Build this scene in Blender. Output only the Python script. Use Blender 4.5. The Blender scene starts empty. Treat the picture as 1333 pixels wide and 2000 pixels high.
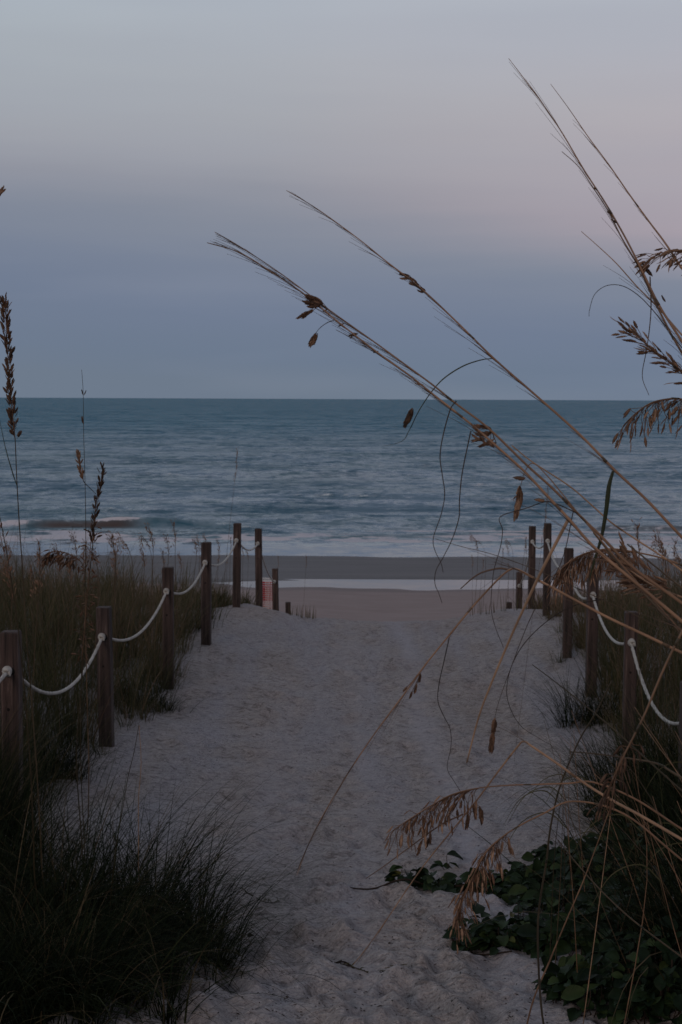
import bpy, math, random
import numpy as np
from mathutils import Vector, Matrix
random.seed(7); RNG = np.random.default_rng(11)
sc = bpy.context.scene; C = sc.collection
R = math.radians

# ------------------------------------------------------------------ camera
F = 2778.0                                   # focal length in pixels of the 1333x2000 photograph
CAM = Vector((0, 0, 2.45))
cd = bpy.data.cameras.new('camera'); cam = bpy.data.objects.new('camera', cd); C.objects.link(cam)
cd.sensor_fit = 'VERTICAL'; cd.sensor_height = 36.0; cd.sensor_width = 24.0; cd.lens = 50.0
cd.clip_start = 0.05; cd.clip_end = 60000
PITCH = math.atan2(221, F)
CAMROT = Matrix.Rotation(math.pi/2 - PITCH, 3, 'X') @ Matrix.Rotation(R(0.26), 3, 'Z')
cam.matrix_world = Matrix.Translation(CAM) @ CAMROT.to_4x4()
cd.dof.use_dof = True; cd.dof.focus_distance = 3.4; cd.dof.aperture_fstop = 17
sc.camera = cam
def lin(r, g, b):
    f = lambda c: (c/255/12.92) if c/255 <= .04045 else ((c/255+.055)/1.055)**2.4
    return (f(r), f(g), f(b), 1)

# ------------------------------------------------------------------ sky, sun, exposure
W = bpy.data.worlds.new('World'); sc.world = W; W.use_nodes = True
nt = W.node_tree; nt.nodes.clear()
def N(nt, t, **k):
    n = nt.nodes.new(t)
    for a, v in k.items(): setattr(n, a, v)
    return n
def MA(nt, op, a, b=None, c=None, clamp=False):
    n = N(nt, 'ShaderNodeMath', operation=op, use_clamp=clamp)
    for i, v in enumerate((a, b, c)):
        if v is None: continue
        if isinstance(v, (int, float)): n.inputs[i].default_value = v
        else: nt.links.new(v, n.inputs[i])
    return n.outputs[0]
def RAMP(nt, fac, stops, interp='LINEAR'):
    n = N(nt, 'ShaderNodeValToRGB'); n.color_ramp.interpolation = interp
    el = n.color_ramp.elements
    while len(el) < len(stops): el.new(0.5)
    for e, (p, c) in zip(el, stops):
        e.position = p; e.color = c if len(c) == 4 else (*c, 1)
    nt.links.new(fac, n.inputs[0]); return n.outputs[0]
def MIX(nt, fac, a, b, mode='MIX'):
    n = N(nt, 'ShaderNodeMix', data_type='RGBA', blend_type=mode)
    for i, v in ((0, fac), (6, a), (7, b)):
        if isinstance(v, (int, float)): n.inputs[i].default_value = v
        elif isinstance(v, tuple): n.inputs[i].default_value = v if len(v) == 4 else (*v, 1)
        else: nt.links.new(v, n.inputs[i])
    return n.outputs[2]
def NOISE(nt, vec, scale, detail=3, rough=.55, dist=0):
    n = N(nt, 'ShaderNodeTexNoise'); n.inputs['Scale'].default_value = scale
    n.inputs['Detail'].default_value = detail; n.inputs['Roughness'].default_value = rough
    n.inputs['Distortion'].default_value = dist
    if vec is not None: nt.links.new(vec, n.inputs['Vector'])
    return n
def MAP(nt, vec, scale=(1, 1, 1), loc=(0, 0, 0)):
    n = N(nt, 'ShaderNodeMapping'); n.inputs['Scale'].default_value = scale; n.inputs['Location'].default_value = loc
    nt.links.new(vec, n.inputs[0]); return n.outputs[0]

SUN_AZ = 200      # compass-like: the afterglow is behind and to the right of the camera
SUN_EL = 20
tc = N(nt, 'ShaderNodeTexCoord').outputs['Generated']
sep = N(nt, 'ShaderNodeSeparateXYZ'); nt.links.new(tc, sep.inputs[0])
cloudn = NOISE(nt, MAP(nt, tc, (2.2, 2.2, 26)), 1.0, 4, .5)
wisp = NOISE(nt, MAP(nt, tc, (1.3, 1.3, 9), (3, 1, 2)), 1.6, 3, .5)
zz = MA(nt, 'ADD', sep.outputs[2], MA(nt, 'MULTIPLY', sep.outputs[0], .085))
zz = MA(nt, 'ADD', zz, MA(nt, 'MULTIPLY', MA(nt, 'SUBTRACT', cloudn.outputs[0], .5), .046))
zz = MA(nt, 'MAXIMUM', zz, 0.0)
sky_col = RAMP(nt, zz, [
    (0.000, lin(109, 122, 139)), (0.022, lin(108, 122, 142)), (0.058, lin(111, 124, 146)),
    (0.084, lin(118, 129, 149)), (0.106, lin(128, 136, 152)), (0.132, lin(143, 146, 157)),
    (0.158, lin(157, 158, 166)), (0.205, lin(171, 173, 179)), (0.245, lin(174, 179, 188)),
    (0.300, lin(172, 181, 193)), (0.45, lin(158, 164, 176)), (0.70, lin(132, 136, 148)), (1.0, lin(112, 116, 130))])
# rosy glow low on the right above the cloud bank, cooler to the left
glow = MA(nt, 'MULTIPLY', MA(nt, 'MULTIPLY_ADD', sep.outputs[0], 2.6, .15, clamp=True),
          RAMP(nt, zz, [(0.10, (0, 0, 0)), (0.135, (1, 1, 1)), (0.19, (.7, .7, .7)), (.30, (.1, .1, .1))]))
sky_col = MIX(nt, MA(nt, 'MULTIPLY', glow, .55), sky_col, lin(186, 166, 176))
cool = MA(nt, 'MULTIPLY', MA(nt, 'MULTIPLY_ADD', sep.outputs[0], -3.0, .1, clamp=True),
          RAMP(nt, zz, [(0.13, (0, 0, 0)), (0.2, (1, 1, 1))]))
sky_col = MIX(nt, MA(nt, 'MULTIPLY', cool, .45), sky_col, lin(154, 171, 183))
sky_col = MIX(nt, MA(nt, 'MULTIPLY', MA(nt, 'SUBTRACT', wisp.outputs[0], .45, clamp=True), 1.0), sky_col, lin(150, 156, 172))
# the western half (behind the camera) is darker, away from the eastern glow
west = RAMP(nt, MA(nt, 'MULTIPLY_ADD', sep.outputs[1], .5, .5), [(0.25, (.60, .57, .57)), (0.80, (1, 1, 1))])
sky_col = MIX(nt, 1.0, sky_col, west, 'MULTIPLY')
bg1 = N(nt, 'ShaderNodeBackground'); nt.links.new(sky_col, bg1.inputs[0]); bg1.inputs[1].default_value = 1.0
nish = N(nt, 'ShaderNodeTexSky', sky_type='NISHITA'); nish.sun_disc = False
nish.sun_elevation = R(0.5); nish.sun_rotation = R(SUN_AZ); nish.air_density = 1.5; nish.dust_density = 2
bg2 = N(nt, 'ShaderNodeBackground'); nt.links.new(nish.outputs[0], bg2.inputs[0]); bg2.inputs[1].default_value = 0.006
add = N(nt, 'ShaderNodeAddShader'); nt.links.new(bg1.outputs[0], add.inputs[0]); nt.links.new(bg2.outputs[0], add.inputs[1])
wo = N(nt, 'ShaderNodeOutputWorld'); nt.links.new(add.outputs[0], wo.inputs[0])

sd = bpy.data.lights.new('sun', 'SUN'); so = bpy.data.objects.new('sun', sd); C.objects.link(so)
sd.energy = 0.50; sd.angle = R(16); sd.color = (1.0, .80, .68)
d_ = Vector((math.sin(R(SUN_AZ))*math.cos(R(SUN_EL)), math.cos(R(SUN_AZ))*math.cos(R(SUN_EL)), math.sin(R(SUN_EL))))
so.rotation_euler = d_.to_track_quat('Z', 'Y').to_euler()
sc.view_settings.view_transform = 'Standard'; sc.view_settings.look = 'None'
sc.view_settings.exposure = 0.0; sc.view_settings.gamma = 1.0
sc.cycles.max_bounces = 6; sc.cycles.transparent_max_bounces = 4

# ------------------------------------------------------------------ helpers
def ray(x, y):
    return CAMROT @ Vector(((x-666.5)/F, -(y-1000)/F, -1.0))
def P(x, y, d):                              # the 3D point at world depth d seen at photo pixel (x, y)
    r = ray(x, y); return CAM + r*(d/r.y)

def _h(ix, iy, s):
    n = (ix.astype(np.int64)*374761393 + iy.astype(np.int64)*668265263 + s*974634777) & 0x7fffffff
    n = ((n ^ (n >> 13))*1274126177) & 0x7fffffff
    n = ((n ^ (n >> 15))*2246822519) & 0x7fffffff
    return (n & 0xffff)/65535.0*2-1
def vn(x, y, s=0):                           # value noise, -1..1
    x0 = np.floor(x); y0 = np.floor(y); fx = x-x0; fy = y-y0
    fx = fx*fx*fx*(fx*(fx*6-15)+10); fy = fy*fy*fy*(fy*(fy*6-15)+10)
    a = _h(x0, y0, s); b = _h(x0+1, y0, s); c = _h(x0, y0+1, s); d = _h(x0+1, y0+1, s)
    return (a*(1-fx)+b*fx)*(1-fy)+(c*(1-fx)+d*fx)*fy
def fbm(x, y, o=4, s=0, g=.5):
    t = 0; a = 1
    for i in range(o):
        t = t + a*vn(x*2**i+i*17.3, y*2**i-i*9.1, s+i); a *= g
    return t
def ss(a, b, x):
    t = np.clip((x-a)/(b-a), 0, 1); return t*t*(3-2*t)

_zy = np.array([-40, -6, 0, 2, 4.6, 7.3, 9, 11, 15.2, 16.6, 18, 22, 26.5, 30, 36.5, 46, 60, 90, 400, 1e5])
_zz = np.array([1.3, 1.15, .95, .80, .42, .10, -.04, -.09, -.10, -.15, -.38, -1.20, -2.02, -2.20, -2.31, -2.60, -3.2, -4.5, -8, -12])
_ty = np.linspace(-40, 400, 8801); _tz = np.interp(_ty, _zy, _zz)
_k = np.exp(-np.linspace(-2.5, 2.5, 25)**2); _k /= _k.sum()
_tz = np.convolve(np.pad(_tz, 12, mode='edge'), _k, 'valid')
def xl(y): return -1.60+(np.clip(y, 0, 30)-9.6)*.055
def xr(y): return 1.93+(np.clip(y, 0, 30)-9.36)*.062
def H(x, y, fine=False):
    x = np.asarray(x, float); y = np.asarray(y, float)
    z = np.interp(y, _ty, _tz)
    l = xl(y); r = xr(y); c = (l+r)/2; hw = (r-l)/2
    u = np.abs(x-c)/hw
    near = ss(40, 24, y)
    z = z+.11*np.clip(u, 0, 1)**2.2*near
    z = z+np.exp(-((x+1.05)/.38)**2-((y-17.3)/1.1)**2)*.09+np.exp(-((x-2.0)/.55)**2-((y-17.4)/1.2)**2)*.10
    out = np.maximum(l-x, x-r)               # metres beyond the fence
    bank = ss(0, 2.2, out)*(.32+.10*vn(x*.5, y*.5, 5))*ss(17.5, 11, y)
    bank = bank+ss(.2, 3, out)*ss(30, 17, y)*ss(14, 19, y)*.12
    z = z+bank
    # low runnel in the beach
    z = z-.070*np.exp(-((y-36.1-.35*vn(x*.25, x*0, 3))/.85)**2)*ss(60, 30, np.abs(x))
    z = z+.085*np.exp(-((y-35.8)/.16)**2)*np.exp(-((x-1.1)/.9)**2)+(.030*vn(x*.38+2.2, y*1.5, 15)+.016*vn(x*1.1, y*2.6, 16))*np.exp(-((y-36)/1.5)**2)+.05*ss(-1.8, -4, x)*np.exp(-((y-36)/1.2)**2)
    z = z+.02*fbm(x*.6, y*.6, 3, 9)*ss(30, 20, y)+.012*fbm(x*.2, y*.5, 3, 19)*ss(25, 32, y)
    if fine:
        pathm = ss(26, 16, y)
        a = (.75+1.0*ss(7.5, 5.5, y))*pathm
        z = z+a*(.016*fbm(x*3.2, y*3.2, 2, 31)+.012*(np.abs(vn(x*7, y*7, 41))-.5)+.0045*fbm(x*18, y*18, 3, 51))
        z = z-.010*pathm*np.exp(-((x-.62-.02*np.sin(y))/.10)**2)*(.5+.5*vn(x*0, y*1.5, 8))
        z = z-.008*pathm*np.exp(-((x+.35-.03*np.sin(y*.8))/.12)**2)
    return z
def hz(x, y): return float(H(np.array([x]), np.array([y]))[0])
def G(x, y):                                 # the ground point seen at photo pixel (x, y)
    r = ray(x, y); r = r/r.y; d = 3.0
    while d < 45:
        p = CAM+r*d
        if p.z < hz(p.x, p.y): break
        d += .03
    return CAM+r*d

class MB:
    def __init__(s): s.v = []; s.f = []; s.t = []; s.n = 0
    def add(s, v, f, tint=.5):
        v = np.asarray(v, float); s.v.append(v)
        for q in f: s.f.append(tuple(i+s.n for i in q))
        s.t.append(np.broadcast_to(np.asarray(tint, float), (len(v),))); s.n += len(v)
    def tube(s, pts, r0, r1=None, n=5, tint=.5, sub=4, smooth=True, cap=True):
        pts = [Vector(p) for p in pts]
        if smooth and len(pts) > 2: pts = catmull(pts, sub)
        m = len(pts); rad = [r0+(r1-r0)*i/(m-1) for i in range(m)] if r1 is not None else [r0]*m
        if callable(r0): rad = [r0(i/(m-1)) for i in range(m)]
        up = Vector((.13, .37, .92)).normalized(); V = []
        for i, p in enumerate(pts):
            t = (pts[min(i+1, m-1)]-pts[max(i-1, 0)])
            t = t.normalized() if t.length > 1e-9 else Vector((0, 0, 1))
            a = t.cross(up)
            if a.length < 1e-3: a = t.cross(Vector((1, 0, 0)))
            a.normalize(); b = t.cross(a)
            for k in range(n):
                an = 2*math.pi*k/n; V.append(p+(a*math.cos(an)+b*math.sin(an))*rad[i])
        Fc = [(i*n+k, i*n+(k+1) % n, (i+1)*n+(k+1) % n, (i+1)*n+k) for i in range(m-1) for k in range(n)]
        if cap: Fc += [tuple(range(n-1, -1, -1)), tuple((m-1)*n+k for k in range(n))]
        s.add([tuple(v) for v in V], Fc, tint)
    def ribbon(s, pts, w0, tint=.5, sub=5, wdir=None):
        pts = catmull([Vector(p) for p in pts], sub); m = len(pts); V = []
        for i, p in enumerate(pts):
            t = (pts[min(i+1, m-1)]-pts[max(i-1, 0)]).normalized()
            a = wdir or t.cross(Vector((.2, 1, .1))); a = (a-t*a.dot(t)).normalized()
            c = t.cross(a)
            k = i/(m-1); w = w0*min(1, .45+2*k)*max(.02, (1-k)**.6)
            V += [tuple(p-a*w/2), tuple(p+c*w*.18), tuple(p+a*w/2)]
        Fc = []
        for i in range(m-1):
            Fc += [(3*i, 3*i+1, 3*i+4, 3*i+3), (3*i+1, 3*i+2, 3*i+5, 3*i+4)]
        s.add(V, Fc, tint)
    def build(s, name, mat, parent=None, smooth=True):
        v = np.concatenate(s.v) if s.v else np.zeros((0, 3)); off = np.zeros(3)
        me = bpy.data.meshes.new(name); 
        if parent is not None: off = np.array(parent.matrix_world.translation if parent.parent else parent.location)
        me.from_pydata((v-off).tolist(), [], s.f)
        at = me.attributes.new('tint', 'FLOAT', 'POINT'); at.data.foreach_set('value', np.concatenate(s.t).astype('f'))
        me.materials.append(mat)
        if smooth: me.polygons.foreach_set('use_smooth', [True]*len(me.polygons))
        me.update()
        o = bpy.data.objects.new(name, me); C.objects.link(o)
        if parent is not None: o.parent = parent
        return o
def catmull(p, sub):
    if len(p) < 3: return p
    q = [p[0]*2-p[1]]+list(p)+[p[-1]*2-p[-2]]; out = []
    for i in range(1, len(q)-2):
        for k in range(sub):
            t = k/sub; a, b, c, d = q[i-1], q[i], q[i+1], q[i+2]
            out.append(.5*((2*b)+(c-a)*t+(2*a-5*b+4*c-d)*t*t+(3*b-a-3*c+d)*t**3))
    out.append(p[-1]); return out
def npmesh(name, v, quads, mat, attrs={}, smooth=True):
    me = bpy.data.meshes.new(name); v = np.asarray(v, 'f'); quads = np.asarray(quads, 'i')
    me.vertices.add(len(v)); me.vertices.foreach_set('co', v.ravel())
    me.loops.add(quads.size); me.loops.foreach_set('vertex_index', quads.ravel())
    me.polygons.add(len(quads)); me.polygons.foreach_set('loop_start', np.arange(0, quads.size, 4, dtype='i'))
    me.polygons.foreach_set('use_smooth', np.full(len(quads), smooth))
    me.update(calc_edges=True)
    for k, a in attrs.items():
        at = me.attributes.new(k, 'FLOAT', 'POINT'); at.data.foreach_set('value', np.asarray(a, 'f'))
    me.materials.append(mat)
    o = bpy.data.objects.new(name, me); C.objects.link(o); return o
def gridq(nr, nc):
    i = np.arange(nr-1)[:, None]*nc+np.arange(nc-1)[None, :]
    return np.stack([i, i+1, i+nc+1, i+nc], -1).reshape(-1, 4)
def tag(o, label=None, cat=None, group=None, kind=None):
    if label: o['label'] = label
    if cat: o['category'] = cat
    if group: o['group'] = group
    if kind: o['kind'] = kind
    return o
def thing(name, label, cat, loc, group=None):
    o = bpy.data.objects.new(name, None); C.objects.link(o); o.location = loc; o.empty_display_size = .1
    return tag(o, label, cat, group)

# ------------------------------------------------------------------ materials
def mat(name):
    m = bpy.data.materials.new(name); m.use_nodes = True; t = m.node_tree; t.nodes.clear()
    b = N(t, 'ShaderNodeBsdfPrincipled'); o = N(t, 'ShaderNodeOutputMaterial'); t.links.new(b.outputs[0], o.inputs[0])
    return m, t, b
def attr(t, n): return N(t, 'ShaderNodeAttribute', attribute_name=n).outputs['Fac']
def objc(t): return N(t, 'ShaderNodeTexCoord').outputs['Object']
def plant_mat(name, stops, rough=.6, spec=.3, var=.25, nscale=30, trans=0.0):
    m, t, b = mat(name); a = attr(t, 'tint')
    col = RAMP(t, a, stops)
    n = NOISE(t, objc(t), nscale, 2)
    col = MIX(t, 1.0, col, RAMP(t, n.outputs[0], [(.3, (1-var,)*3), (.7, (1+var,)*3)]), 'MULTIPLY')
    t.links.new(col, b.inputs['Base Color']); b.inputs['Roughness'].default_value = rough
    b.inputs['Specular IOR Level'].default_value = spec
    if trans:
        tr = N(t, 'ShaderNodeBsdfTranslucent'); t.links.new(col, tr.inputs[0])
        mx = N(t, 'ShaderNodeMixShader'); mx.inputs[0].default_value = trans
        t.links.new(b.outputs[0], mx.inputs[1]); t.links.new(tr.outputs[0], mx.inputs[2])
        t.links.new(mx.outputs[0], [n for n in t.nodes if n.type == 'OUTPUT_MATERIAL'][0].inputs[0])
    return m
M = {}
M['stem'] = plant_mat('oat_stem', [(0, (.030, .028, .014)), (.35, (.10, .066, .038)), (.7, (.30, .165, .095)), (1, (.42, .27, .17))], .5, .4, .3, 18)
M['seed'] = plant_mat('oat_seed', [(0, (.055, .035, .026)), (.5, (.19, .105, .065)), (1, (.42, .26, .17))], .65, .25, .35, 120, .15)
M['thread'] = plant_mat('dry_thread', [(0, (.03, .025, .022)), (1, (.17, .11, .08))], .6, .2, .2)
M['leaf'] = plant_mat('oat_leaf', [(0, (.02, .03, .012)), (.6, (.06, .065, .028)), (1, (.15, .11, .06))], .5, .3, .2, 20, .2)
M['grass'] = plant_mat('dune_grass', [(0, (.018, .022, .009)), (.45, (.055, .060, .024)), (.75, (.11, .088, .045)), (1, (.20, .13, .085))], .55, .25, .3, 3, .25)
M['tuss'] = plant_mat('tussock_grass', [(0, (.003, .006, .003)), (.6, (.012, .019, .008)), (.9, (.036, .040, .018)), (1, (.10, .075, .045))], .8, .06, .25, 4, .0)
M['vine'] = plant_mat('vine_leaf', [(0, (.006, .014, .006)), (.7, (.018, .036, .014)), (.92, (.036, .056, .018)), (1, (.10, .10, .03))], .6, .14, .3, 25, .05)
M['bark'] = plant_mat('runner_stem', [(0, (.02, .014, .012)), (1, (.07, .05, .04))], .8, .1)
M['litter'] = plant_mat('litter', [(0, (.012, .010, .010)), (1, (.07, .05, .04))], .8, .1)
M['shell'] = plant_mat('shell', [(0, (.35, .31, .29)), (1, (.62, .60, .60))], .45, .4, .1)

# wood of the posts
m, t, b = mat('weathered_post_wood'); oc = objc(t)
g = NOISE(t, MAP(t, oc, (26, 26, 1.3)), 1.5, 7, .72, .5)
g2 = NOISE(t, MAP(t, oc, (5, 5, 1.2), (3, 2, 1)), 1.2, 3)
col = RAMP(t, g.outputs[0], [(.36, (.010, .008, .008)), (.44, (.040, .031, .029)), (.58, (.064, .050, .047)), (.70, (.15, .13, .12))])
col = MIX(t, 1.0, col, RAMP(t, g2.outputs[0], [(.3, (.50, .52, .50)), (.7, (1.30, 1.12, 1.08))]), 'MULTIPLY')
info = N(t, 'ShaderNodeObjectInfo')
col = MIX(t, 1.0, col, RAMP(t, info.outputs['Random'], [(0, (.78, .78, .8)), (1, (1.15, 1.08, 1.05))]), 'MULTIPLY')
t.links.new(col, b.inputs['Base Color']); b.inputs['Roughness'].default_value = .85
bp = N(t, 'ShaderNodeBump'); bp.inputs['Strength'].default_value = .8; bp.inputs['Distance'].default_value = .009
t.links.new(g.outputs[0], bp.inputs['Height']); t.links.new(bp.outputs[0], b.inputs['Normal']); M['wood'] = m
m, t, b = mat('post_hole_shade'); b.inputs['Base Color'].default_value = (.012, .009, .008, 1); b.inputs['Roughness'].default_value = 1; M['hole'] = m  # near-black colour stands in for the shade inside a bored hole
# rope
m, t, b = mat('white_rope'); n = NOISE(t, objc(t), 22, 5, .7)
t.links.new(RAMP(t, n.outputs[0], [(.3, (.28, .26, .23)), (.45, (.42, .40, .37)), (.7, (.58, .57, .54))]), b.inputs['Base Color']); b.inputs['Roughness'].default_value = .8; M['rope'] = m
# net
m, t, b = mat('net_plastic'); t.links.new(RAMP(t, attr(t, 'tint'), [(0, (.45, .018, .022)), (.5, (.55, .20, .17)), (1, (.85, .82, .80))]), b.inputs['Base Color']); M['net'] = m

# sand
m, t, b = mat('sand'); geo = N(t, 'ShaderNodeNewGeometry').outputs['Position']
wet = attr(t, 'wet'); track = attr(t, 'track')
n1 = NOISE(t, geo, 1.3, 4, .6); n2 = NOISE(t, MAP(t, geo, (1, 2.0, 1)), 26, 4, .7); n3 = NOISE(t, geo, 90, 3, .8)
col = RAMP(t, n1.outputs[0], [(.3, (.400, .358, .345)), (.5, (.450, .408, .400)), (.7, (.465, .440, .455))])
n6 = NOISE(t, MAP(t, geo, (1, 1.5, 1), (3, 3, 3)), 11, 4, .75)
col = MIX(t, 1.0, col, RAMP(t, n6.outputs[0], [(.34, (.50, .48, .47)), (.46, (.93, .93, .93)), (.62, (1.07, 1.07, 1.07))]), 'MULTIPLY')
n5 = NOISE(t, MAP(t, geo, (2.6, .30, 1), (4, 0, 0)), 1.0, 3, .5)
col = MIX(t, MA(t, 'MULTIPLY', MA(t, 'MULTIPLY_ADD', n5.outputs[0], 5.0, -2.2, clamp=True), .55), col, (.415, .415, .475))
col = MIX(t, 1.0, col, RAMP(t, n2.outputs[0], [(.30, (.38, .37, .37)), (.43, (.88, .88, .88)), (.66, (1.10, 1.10, 1.10))]), 'MULTIPLY')
col = MIX(t, 1.0, col, RAMP(t, n3.outputs[0], [(.32, (.40, .39, .39)), (.44, (.92, .92, .92)), (.58, (1.05, 1.05, 1.05)), (.68, (1.5, 1.5, 1.5))]), 'MULTIPLY')
col = MIX(t, MA(t, 'MULTIPLY', track, .50), col, (.48, .47, .53))
beach = attr(t, 'beach')
bn = NOISE(t, MAP(t, geo, (.5, 1.6, 1)), 2.0, 5, .6)
bcol = RAMP(t, bn.outputs[0], [(.3, (.300, .240, .230)), (.7, (.360, .290, .282))])
col = MIX(t, beach, col, bcol)
wn = NOISE(t, MAP(t, geo, (.12, 1.2, 1)), 1.5, 4, .5)
wcol = RAMP(t, wn.outputs[0], [(.3, (.085, .078, .084)), (.7, (.135, .122, .130))])
col = MIX(t, wet, col, wcol)
t.links.new(col, b.inputs['Base Color'])
t.links.new(RAMP(t, wet, [(0, (.95,)*3), (1, (.55,)*3)]), b.inputs['Roughness'])
b.inputs['Specular IOR Level'].default_value = .25
hgt = MA(t, 'ADD', MA(t, 'MULTIPLY', n2.outputs[0], .030), MA(t, 'MULTIPLY', n3.outputs[0], .008))
hgt = MA(t, 'MULTIPLY', hgt, MA(t, 'SUBTRACT', 1.0, MA(t, 'MULTIPLY', beach, .6)))
bp = N(t, 'ShaderNodeBump'); bp.inputs['Strength'].default_value = 1.0; bp.inputs['Distance'].default_value = 1.0
t.links.new(hgt, bp.inputs['Height']); t.links.new(bp.outputs[0], b.inputs['Normal']); M['sand'] = m

def water_mat(name, deep, slope, use_foam):
    m, t, b = mat(name); geo = N(t, 'ShaderNodeNewGeometry').outputs['Position']
    big = NOISE(t, MAP(t, geo, (.03, .06, 0)), 1.0, 9, .70)       # wind patches at every scale
    na = NOISE(t, MAP(t, geo, (.50, .50, 0)), 1.0, 7, .75); nb = NOISE(t, MAP(t, geo, (1.8, 3.2, 0), (7, 3, 0)), 1.0, 4, .7); nc = NOISE(t, MAP(t, geo, (.05, .11, 0), (2, 9, 0)), 1.0, 8, .75)
    def cen(n):
        v = N(t, 'ShaderNodeVectorMath', operation='SUBTRACT'); t.links.new(n.outputs['Color'], v.inputs[0]); v.inputs[1].default_value = (.5, .5, .5); return v.outputs[0]
    def scl(v, s):
        q = N(t, 'ShaderNodeVectorMath', operation='SCALE'); t.links.new(v, q.inputs[0])
        if isinstance(s, (int, float)): q.inputs['Scale'].default_value = s
        else: t.links.new(s, q.inputs['Scale'])
        return q.outputs[0]
    def addv(a, c):
        q = N(t, 'ShaderNodeVectorMath', operation='ADD'); t.links.new(a, q.inputs[0]); t.links.new(c, q.inputs[1]); return q.outputs[0]
    amp = RAMP(t, big.outputs[0], [(.33, (.45,)*3), (.62, (1.5,)*3)])
    sv = scl(addv(addv(scl(cen(na), slope*1.8), scl(cen(nb), slope*1.2)), scl(cen(nc), slope*1.3)), amp)
    if use_foam:
        calm = attr(t, 'calm'); sv = scl(sv, MA(t, 'SUBTRACT', 1.0, calm))
    mul = N(t, 'ShaderNodeVectorMath', operation='MULTIPLY'); t.links.new(sv, mul.inputs[0]); mul.inputs[1].default_value = (.8, 1.25, 0)
    gn = N(t, 'ShaderNodeNewGeometry').outputs['Normal']
    nn = N(t, 'ShaderNodeVectorMath', operation='NORMALIZE'); t.links.new(addv(gn, mul.outputs[0]), nn.inputs[0])
    t.links.new(nn.outputs[0], b.inputs['Normal'])
    b.inputs['Roughness'].default_value = .12; b.inputs['IOR'].default_value = 1.33
    if use_foam:
        b.inputs['Specular IOR Level'].default_value = 0.0; b.inputs['IOR'].default_value = 1.01
        gl = N(t, 'ShaderNodeBsdfGlossy'); gl.inputs['Roughness'].default_value = .10; t.links.new(nn.outputs[0], gl.inputs['Normal'])
        fr = N(t, 'ShaderNodeFresnel'); fr.inputs['IOR'].default_value = 1.33; t.links.new(nn.outputs[0], fr.inputs['Normal'])
    if use_foam:
        s1 = NOISE(t, MAP(t, geo, (.75, .34, 0), (5, 1, 0)), 1.0, 6, .72); s2 = NOISE(t, MAP(t, geo, (.14, .09, 0), (1, 8, 0)), 1.0, 4, .6)
        s3 = NOISE(t, MAP(t, geo, (1.2, 1.6, 0), (4, 4, 0)), 1.0, 3, .6)
        face_shade = MA(t, 'MULTIPLY', MA(t, 'SUBTRACT', MA(t, 'ADD', s1.outputs[0], MA(t, 'MULTIPLY', MA(t, 'SUBTRACT', s2.outputs[0], .5), .9)), .50), 12.0, clamp=True)
        face_shade = MA(t, 'MULTIPLY', MA(t, 'MAXIMUM', face_shade, MA(t, 'MULTIPLY', attr(t, 'face'), 1.0)), MA(t, 'MULTIPLY_ADD', s3.outputs[0], 2.2, -.35, clamp=True))
        face_shade = MA(t, 'MULTIPLY', face_shade, MA(t, 'SUBTRACT', 1.0, calm))
        near = attr(t, 'near'); murk = attr(t, 'murk'); foam = attr(t, 'foam')
        col = MIX(t, near, deep, (.25, .345, .42))
        col = MIX(t, MA(t, 'MULTIPLY', MA(t, 'SUBTRACT', big.outputs[0], .5, clamp=True), 2.2, clamp=True), col, (.01, .10, .15))
        col = MIX(t, MA(t, 'MULTIPLY', face_shade, .7), col, (.012, .10, .15))  # shading of steep wave faces painted into the water as dark teal
        col = MIX(t, murk, col, (.11, .085, .08))
        fn = NOISE(t, MAP(t, geo, (1.0, 1.2, 0)), 1.6, 7, .75)
        fm = MA(t, 'MULTIPLY', MA(t, 'ADD', MA(t, 'SUBTRACT', fn.outputs[0], .98), MA(t, 'MULTIPLY', foam, .85)), 9.0, clamp=True)
        col = MIX(t, fm, col, (.66, .64, .69))
        t.links.new(RAMP(t, fm, [(0, (.12,)*3), (1, (.8,)*3)]), b.inputs['Roughness'])
        t.links.new(col, b.inputs['Base Color'])
        k = MA(t, 'MULTIPLY_ADD', near, .26, .72); k = MA(t, 'MULTIPLY_ADD', calm, .30, k)
        k = MA(t, 'MULTIPLY', k, MA(t, 'SUBTRACT', 1.0, MA(t, 'MULTIPLY', face_shade, .55)))
        k = MA(t, 'MULTIPLY', k, MA(t, 'SUBTRACT', 1.0, fm))
        k = MA(t, 'MULTIPLY', k, MA(t, 'SUBTRACT', 1.0, MA(t, 'MULTIPLY', murk, .7)))
        mx = N(t, 'ShaderNodeMixShader'); t.links.new(MA(t, 'MULTIPLY', fr.outputs[0], k), mx.inputs[0])
        t.links.new(b.outputs[0], mx.inputs[1]); t.links.new(gl.outputs[0], mx.inputs[2])
        t.links.new(mx.outputs[0], [n for n in t.nodes if n.type == 'OUTPUT_MATERIAL'][0].inputs[0])
    else: b.inputs['Base Color'].default_value = (*deep, 1); b.inputs['Roughness'].default_value = .05
    return m
M['sea'] = water_mat('sea_water', (.025, .180, .280), 1.3, True)
M['pool'] = water_mat('pool_water', (.20, .19, .20), .03, False)

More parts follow.
